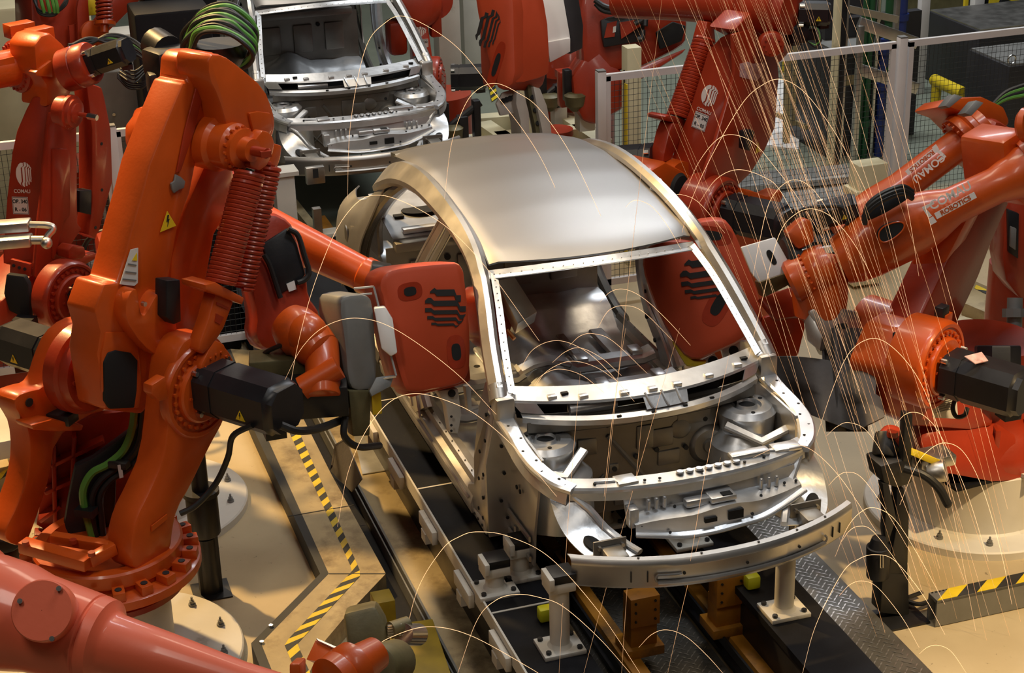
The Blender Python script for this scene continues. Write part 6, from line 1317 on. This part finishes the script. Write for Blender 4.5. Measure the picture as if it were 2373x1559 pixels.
b = B(); vpost(b, 1966, 13.1, .025, .04); vpost(b, 1995, 13.3, .05, .05, 60); vpost(b, 2082, 13.4, .04, .05); 
for y0, y1 in ((52,100),(160,205)): b.bar(at_y(1990,y0,13.35), at_y(2125,y1,13.3), .05, .10, bev=.003)
b.bar(at_y(1965,20,13.3), at_y(2080,45,13.3), .03, .06); obj('rack_frame', b, MT['alu'], pr)
for px, m, nm, r, tp in ((2052,MT['blue'],'blue_pipe',.045,90),(2094,MT['blue'],'blue_pipe',.05,-40),(2024,MT['dgreen'],'green_pipe',.03,-40),(2066,MT['dgreen'],'green_pipe',.04,-40),(2010,MT['dgreen'],'green_pipe',.025,-40),(2040,MT['chrome'],'steel_pipe',.02,-40),(2076,MT['chrome'],'steel_pipe',.03,20)):
    p = at_y(px, tp, 13.8); b = B(); b.cyl((p.x,13.8,0), (p.x,13.8,p.z), r, 18)
    for k in range(3): b.cyl((p.x,13.8,p.z*.3*k+.3), (p.x,13.8,p.z*.3*k+.36), r*1.35, 16)
    obj(nm, b, m, pr)
b = B(); p = at_y(2020,250,14.2); b.box((p.x,14.3,.6), (1.0,.1,1.2)); obj('back_panel', b, MT['cabinet'], pr)
def grail(p, q, label, z=.25):
    t = thing('guard_rail', label, 'guard rail', at_z(p[0],p[1],0), 'yellow floor guard rails'); A_, B_ = at_z(p[0],p[1],z), at_z(q[0],q[1],z)
    b = B(); b.cyl(A_, B_, .06, 16); obj('rail_tube', b, MT['yellow'], t)
    for k in (.1,.9): b = B(); c_ = A_.lerp(B_,k); b.cyl((c_.x,c_.y,0), c_, .05, 12); obj('rail_foot', b, MT['yellow'], t)
grail((2150,62),(2262,112), 'yellow guard rail on the green floor above the double fence post')
grail((2165,185),(2232,216), 'short yellow guard rail seen through the right fence panel')
grail((1825,120),(1822,60), 'yellow guard rail beyond the fence left of the cabinets')
b = B(); b.prism(zpts([(1720,330),(1795,180),(1865,200),(1850,345)], .02), (0,0,-.02)); tag(obj('floor_mat', b, MT['plateglow']), 'bright white floor panel left of the dark cabinet behind the fence', 'floor panel')
b = B(); b.bar(at_z(1800,265,.3), at_z(1870,295,.3), .03, .04); b.bar(at_y(1826,90,14.0), at_y(1822,330,14.0), .05, .05); b.bar(at_y(1843,100,14.1), at_y(1838,290,14.1), .03, .03); tag(obj('barrier', b, MT['tan']), 'slim tan and dark barrier frame before the white floor panel', 'barrier')
b = B(); q0 = at_z(1740,420,.45); b.prism(zpts([(1715,400),(1960,380),(2010,430),(1990,470),(1700,500)], .40), (0,0,-.06), bev=.004); b.mi = 1; b.bar(at_z(1700,440,.44), at_z(1985,412,.44), .05, .05); b.mi = 0; b.box((6.4,12.1,.2), (1.2,.6,.3)); tag(obj('belt_bed', b, [MT['grey'], MT['alu']]), 'grey belt conveyor bed behind the fence right of the red robot', 'conveyor')
b = B(); b.prism(zpts([(1720,500),(1990,470),(2060,520),(2040,560),(1760,560)], .2), (0,0,-.2), bev=.01); b.mi = 1; b.bar(at_z(1790,520,.25), at_z(1990,500,.25), .06, .05); tag(obj('machinery', b, [MT['deck'], MT['blue']]), 'dark machine base with a blue strip behind the orange wrist', 'machine')
b = B(); b.box(at_y(2010,440,11.0), (.3,.2,.06), bev=.006); b.box((at_y(2010,440,11.0).x,11.0,.5), (.24,.16,.95), bev=.01); tag(obj('pale_pedestal', b, MT['cream']), 'cream topped pedestal behind the upper orange forearm', 'pedestal')
b = B(); b.prism(zpts([(2235,640),(2373,700),(2373,760),(2230,700)], .10), (0,0,-.1), bev=.004); kb3 = obj('kerb_beam', b, MT['tan']); tag(kb3, 'tan kerb with worn yellow stripes behind the right robot arm', 'kerb')
tape('hazard_tape', zpts([(2262,660),(2362,705)], .102), zpts([(2258,668),(2356,716)], .102), .25, 0, kb3, slant=.4)
b = B(); b.bar(at_z(2215,755,.35), at_z(2330,790,.35), .14, .12, bev=.02); b.bar(at_z(2330,790,.3), at_z(2400,740,.3), .14, .14, bev=.02); b.box((at_z(2345,800,.3).x, at_z(2345,800,.3).y, .25), (.2,.2,.5), bev=.01); tag(obj('jig', b, MT['cream']), 'cream machine frame behind the upright black motor at right', 'frame')
treadplate('tread_plate', 6.0, 6.8, 8.2, 9.6, .04, 'dark tread plate behind the right robot base at the edge')
b = B(); b.box((1.25,12.6,.05), (1.2,1.8,.1)); b.box((1.75,11.7,.25), (.14,2.2,.1)); b.box((1.5,12.2,.3), (.3,.2,.5), bev=.02); tag(obj('machinery', b, MT['deck']), 'dark machine base left of the amber rails between the cars', 'machine')
b = B(); b.bar(at_z(660,450,.35), at_z(770,590,.35), .07, .08); b.bar(at_z(700,500,.2), at_z(800,640,.2), .05, .06); tag(obj('tan_beam', b, MT['tan']), 'tan steel beam running down beside the amber rail behind the left tail', 'beam')
b = B(); b.box(at_z(775,578,.2)+V((0,0,.1)), (.35,.14,.12), bev=.006); b.mi = 1; q = at_z(775,578,.2)+V((.05,-.07,.1)); b.box(q, (.16,.02,.07)); tag(obj('sensor_box', b, [MT['white'], MT['ink']]), 'white box with dark window left of the rear quarter of the front car', 'box')
b = B(); b.box((.9,10.6,.2), (.5,.5,.4), bev=.02); tag(obj('clutter_block', b, MT['deck']), 'dark machinery block low between the left robots', 'machine')
# back lanes: white line and far steel shelving
b = B(); b.prism(zpts([(1840,25),(2080,118),(2078,126),(1836,32)], .004), (0,0,.004)); b.prism(zpts([(2130,80),(2240,150),(2236,158),(2126,88)], .004), (0,0,.004)); struct('floor_marking', b, MT['white'])
fr = thing('guard_gate', 'tall white-posted guard frame with yellow edge beyond the cabinets at top right', 'guard frame', (9.6,16,0))
b = B(); vpost(b, 2146, 15.5, .10, .08, -60); obj('white_post', b, MT['fence'], fr); b = B(); vpost(b, 2270, 16.5, .12, .1, -60); obj('white_post', b, MT['fence'], fr)
for px_, y_, w_ in ((2155,15.6,.02),(2285,16.6,.08),(2258,16.6,.05)): b = B(); vpost(b, px_, y_, w_, .07, -60); obj('black_post', b, MT['black'], fr)
b = B(); b.bar(at_y(2320,0,17), at_y(2400,30,17), .05, .06); obj('top_bar', b, MT['black'], fr)
b = B(); vpost(b, 2250, 17.0, .12, .04, -60); b.box(at_y(2330,40,17.5), (.5,.05,.5)); obj('yellow_panel', b, MT['yellow'], fr)
b = B(); b.box(at_y(2200,40,18.5), (1.6,.05,1.3)); obj('olive_screen', b, MT['olive'], fr)
# ================================================================ WELDING SPARKS
MT['spark'] = mat('glowing_spark', (1,.6,.3), .5, emit=(1,.60,.32,1.7))
MT['spark2'] = mat('fading_spark', (1,.6,.3), .5, emit=(1,.52,.24,.62))
def spark(pts, r, m, label, grp):
    b = B(); P = [V(p) for p in pts]
    r *= .55; b.tube(P, r, 5, rr=lambda t: r*(.35+.65*min(1, 4*t, 4*(1-t)+.3)))
    return tag(obj('welding_spark', b, m), label, 'spark', grp)
def arc(px, yplane, r=.0017, m='spark', label=None, k=9):
    P = catmull([at_y(x, y, yplane+dy) for (x, y, dy) in [(p+(0,))[:3] for p in px]], k)
    return spark(P, r, MT[m], label or 'thin glowing spark arc bouncing above the line', 'bouncing spark arcs')
arc([(663,960),(690,800),(735,640),(800,500),(880,452),(1016,512),(1125,618),(1250,790)], 7.6, label='long spark arc rising over the red gun and crossing the left rear window')
arc([(660,880),(700,805),(755,755),(830,737),(920,765),(1052,860),(1150,960)], 7.2, label='spark arc peaking over the tool changer, across the front left gun cover')
arc([(805,460),(812,290),(845,118),(890,55),(945,40),(1052,103),(1140,207),(1250,360),(1340,560)], 8.6, label='tall spark arc crossing the windshield pillar of the rear car')
arc([(1030,460),(1045,340),(1070,260),(1100,213),(1146,193),(1200,215),(1254,257),(1330,370),(1420,560)], 8.2, label='spark arc peaking just below the hanging red gun')
arc([(782,1220),(807,1093),(850,995),(905,930),(966,912),(1040,930),(1111,966),(1199,1043),(1290,1150)], 6.6, label='spark arc peaking over the left sill of the front car')
arc([(925,1559),(963,1379),(1022,1276),(1065,1243),(1108,1232),(1180,1243),(1277,1294),(1390,1420),(1490,1570)], 6.2, label='spark arc over the tan rail and the short white posts')
arc([(1057,1570),(1105,1438),(1150,1390),(1199,1377),(1250,1384),(1306,1406),(1390,1480),(1470,1570)], 6.0, label='lower spark arc ending beside the tall white post')
arc([(829,1545),(864,1505),(904,1477),(990,1452),(1090,1472),(1229,1548),(1260,1570)], 5.8, label='lowest spark arc across the tan rail at the bottom edge')
for i, a in enumerate([[(1202,862),(1235,810),(1288,789),(1345,806),(1400,850),(1470,930)],[(1235,905),(1265,862),(1320,837),(1380,850),(1440,890)],[(1237,892),(1258,868),(1297,855),(1350,870),(1400,910)],[(1280,840),(1310,815),(1345,806),(1395,830),(1440,870)],[(1320,800),(1345,778),(1375,773),(1420,790),(1500,865)],[(1385,760),(1410,720),(1445,708),(1490,722),(1560,790)],[(1390,700),(1415,676),(1447,670),(1490,690),(1545,740),(1600,800)],[(1450,480),(1462,468),(1478,464),(1510,478),(1545,520),(1580,580)],[(1540,470),(1560,455),(1580,451),(1620,470),(1680,540)]]):
    arc(a, 7.0+.1*(i % 3), .0013)
arc([(1575,560),(1600,470),(1650,360),(1720,240),(1770,195),(1812,184),(1860,210),(1910,270),(1960,350),(2010,450),(2060,570)], 8.0, .0019, label='large bright spark arc peaking over the red robot before the fence')
arc([(1590,440),(1620,375),(1660,325),(1697,312),(1745,330),(1790,380),(1850,460),(1930,590)], 7.9, .0018)
arc([(1620,470),(1660,415),(1710,393),(1770,410),(1810,445),(1870,560)], 7.8, .0018)
arc([(1745,640),(1760,560),(1785,465),(1832,418),(1880,435),(1930,510),(1985,640)], 7.6, .0018)
arc([(1735,830),(1770,680),(1805,545),(1845,495),(1890,485),(1940,515),(2000,600),(2060,740),(2095,860)], 7.3, .0019, label='bright spark arc peaking in front of the orange wrist')
arc([(1893,1010),(1930,900),(1970,815),(2025,784),(2080,815),(2135,890),(2180,1010),(2230,1180)], 6.8, .0019, label='bright spark arc peaking left of the right robot shoulder gearbox')
arc([(2075,985),(2095,962),(2118,955),(2145,966),(2180,1010),(2240,1140),(2290,1300)], 6.6, .0017)
arc([(2085,1170),(2120,1085),(2150,1045),(2190,1026),(2235,1050),(2280,1140),(2320,1280),(2345,1400)], 6.4, .0018, label='spark arc peaking over the yellow label of the valve stand')
arc([(1745,1060),(1790,1040),(1835,1030),(1885,1045),(1950,1110),(2030,1230)], 6.5, .0015)
arc([(1920,1125),(1940,1104),(1962,1094),(1995,1105),(2045,1170),(2110,1280)], 6.4, .0015)
arc([(1915,1010),(1940,988),(1968,979),(2010,1000),(2060,1080),(2120,1230)], 6.5, .0015)
arc([(1935,1290),(1965,1220),(1998,1184),(2030,1177),(2075,1205),(2130,1290),(2190,1400)], 6.2, .0017)
arc([(1950,1255),(1968,1230),(1990,1219),(2020,1228),(2070,1290),(2120,1370)], 6.2, .0015)
arc([(1857,1570),(1890,1450),(1950,1330),(1990,1295),(2030,1285),(2075,1300),(2140,1380),(2190,1470)], 5.9, .0018, label='spark arc rising from the dark deck over the right tread plate')
arc([(1945,1380),(1970,1354),(2000,1346),(2035,1362),(2090,1430),(2130,1500)], 5.9, .0015)
arc([(2130,1515),(2150,1499),(2175,1495),(2205,1510),(2240,1560)], 5.8, .0014)
arc([(1480,1500),(1510,1470),(1545,1459),(1590,1475),(1640,1520),(1680,1565)], 5.8, .0014)
random.seed(23)
LB = 'straight glowing spark streak falling through the shower at right'
def streak(x0, y0, x1, y1, yp, r, m, bow=6):
    n = 14; P = []
    for i in range(n+1):
        t = i/n; P.append(at_y(x0+(x1-x0)*t+bow*math.sin(PI*t), y0+(y1-y0)*t, yp-.8*t))
    spark(P, r, MT[m], LB, 'falling spark streaks')
for i in range(78):
    u = random.random(); x0 = 1660+170*random.random() if u < .68 else (1380+280*random.random() if u < .92 else 1830+180*random.random())
    s = .47-(x0-1380)/470*.14+random.uniform(-.05,.05)
    y0 = -20 if random.random() < .7 else random.uniform(0, 600); y1 = random.choice([1570, random.uniform(500,1560), random.uniform(900,1560)])
    if y1-y0 < 300: y1 = y0+400
    xs = x0+s*max(0, y0)
    streak(xs, y0, xs+s*(y1-y0)*(.92 if u < .68 else .86), y1, random.uniform(7.2, 8.6), random.uniform(.0006,.0012), 'spark' if random.random() < .3 else 'spark2', random.uniform(4,26))
LB = 'steep spark streak leaning left, rising out of the engine bay'
for a in ((1535,-10,1395,1230),(1575,760,1350,1570),(1345,860,1295,1570),(1490,950,1440,1570),(1690,820,1600,1300),(1670,1060,1545,1570),(1450,760,1400,1150)): streak(*a, 7.0, .0012, 'spark2', -4)
# ================================================================ LIGHT
w = bpy.data.worlds.new('hall'); SC.world = w; w.use_nodes = True
bg = w.node_tree.nodes['Background']; bg.inputs['Color'].default_value = (.20,.19,.18,1); bg.inputs['Strength'].default_value = .075
def area(name, loc, tgt, size, col, power, shape='RECTANGLE'):
    l = bpy.data.lights.new(name, 'AREA'); l.shape = shape; l.size, l.size_y = size; l.color = col; l.energy = power
    o = bpy.data.objects.new(name, l); COL.objects.link(o); o.location = loc
    o.rotation_euler = (V(tgt)-V(loc)).to_track_quat('-Z', 'Y').to_euler(); return o
def spot(name, loc, tgt, ang, col, power, size=.15, blend=.35):
    l = bpy.data.lights.new(name, 'SPOT'); l.spot_size = math.radians(ang); l.spot_blend = blend; l.color = col; l.energy = power; l.shadow_soft_size = size
    o = bpy.data.objects.new(name, l); COL.objects.link(o); o.location = loc
    o.rotation_euler = (V(tgt)-V(loc)).to_track_quat('-Z', 'Y').to_euler(); return o
WARM = (1, .70, .34); SOD = (1, .65, .27); NEUT = (1, .91, .80); COOL = (.90, .95, 1)
area('hall_fill_lamp', (4.2, 6.4, 8.5), (3.2, 6.9, 0), (.7, 3), COOL, 190)
area('hall_fill_lamp', (8.2, 15.5, 8.5), (7.8, 15.5, 0), (1.0, 5), COOL, 560)
area('hall_fill_lamp', (5.0, 9.2, 8.6), (4.7, 8.6, 0), (.7, 3), (1, .80, .56), 110)  # unseen lamp added to brighten the floor near the right pedestal
area('hall_fill_lamp', (3.2, 1.6, 8.6), (3.2, 5, 0), (.8, 3), NEUT, 60)  # unseen lamp added so front-facing steel gets light
area('hall_fill_lamp', (2.4, 11.6, 8.8), (2.4, 11.6, 0), (.8, 4), (1,.84,.64), 170)  # unseen lamp added to light the bumper beam of the rear car
area('hall_fill_lamp', (2.5, 18.5, 8.5), (2.5, 15.0, 0), (1.0, 4), NEUT, 140)
area('hall_fill_lamp', (-1.6, 3.6, 8.2), (0.6, 7, 1), (.6, 3), NEUT, 120)
spot('sodium_lamp', (-1.2, 13.5, 8.0), (1.5, 8.3, .1), 36, SOD, 5200)
spot('sodium_lamp', (6.9, 2.6, 8.0), (4.65, 6.5, .0), 19, WARM, 4200)
vs_ = SC.view_settings; vs_.view_transform = 'Standard'; vs_.look = 'None'; vs_.gamma = 1; vs_.use_curve_mapping = False; vs_.exposure = -0.22
SC.cycles.max_bounces = 6; SC.cycles.caustics_reflective = False; SC.cycles.caustics_refractive = False
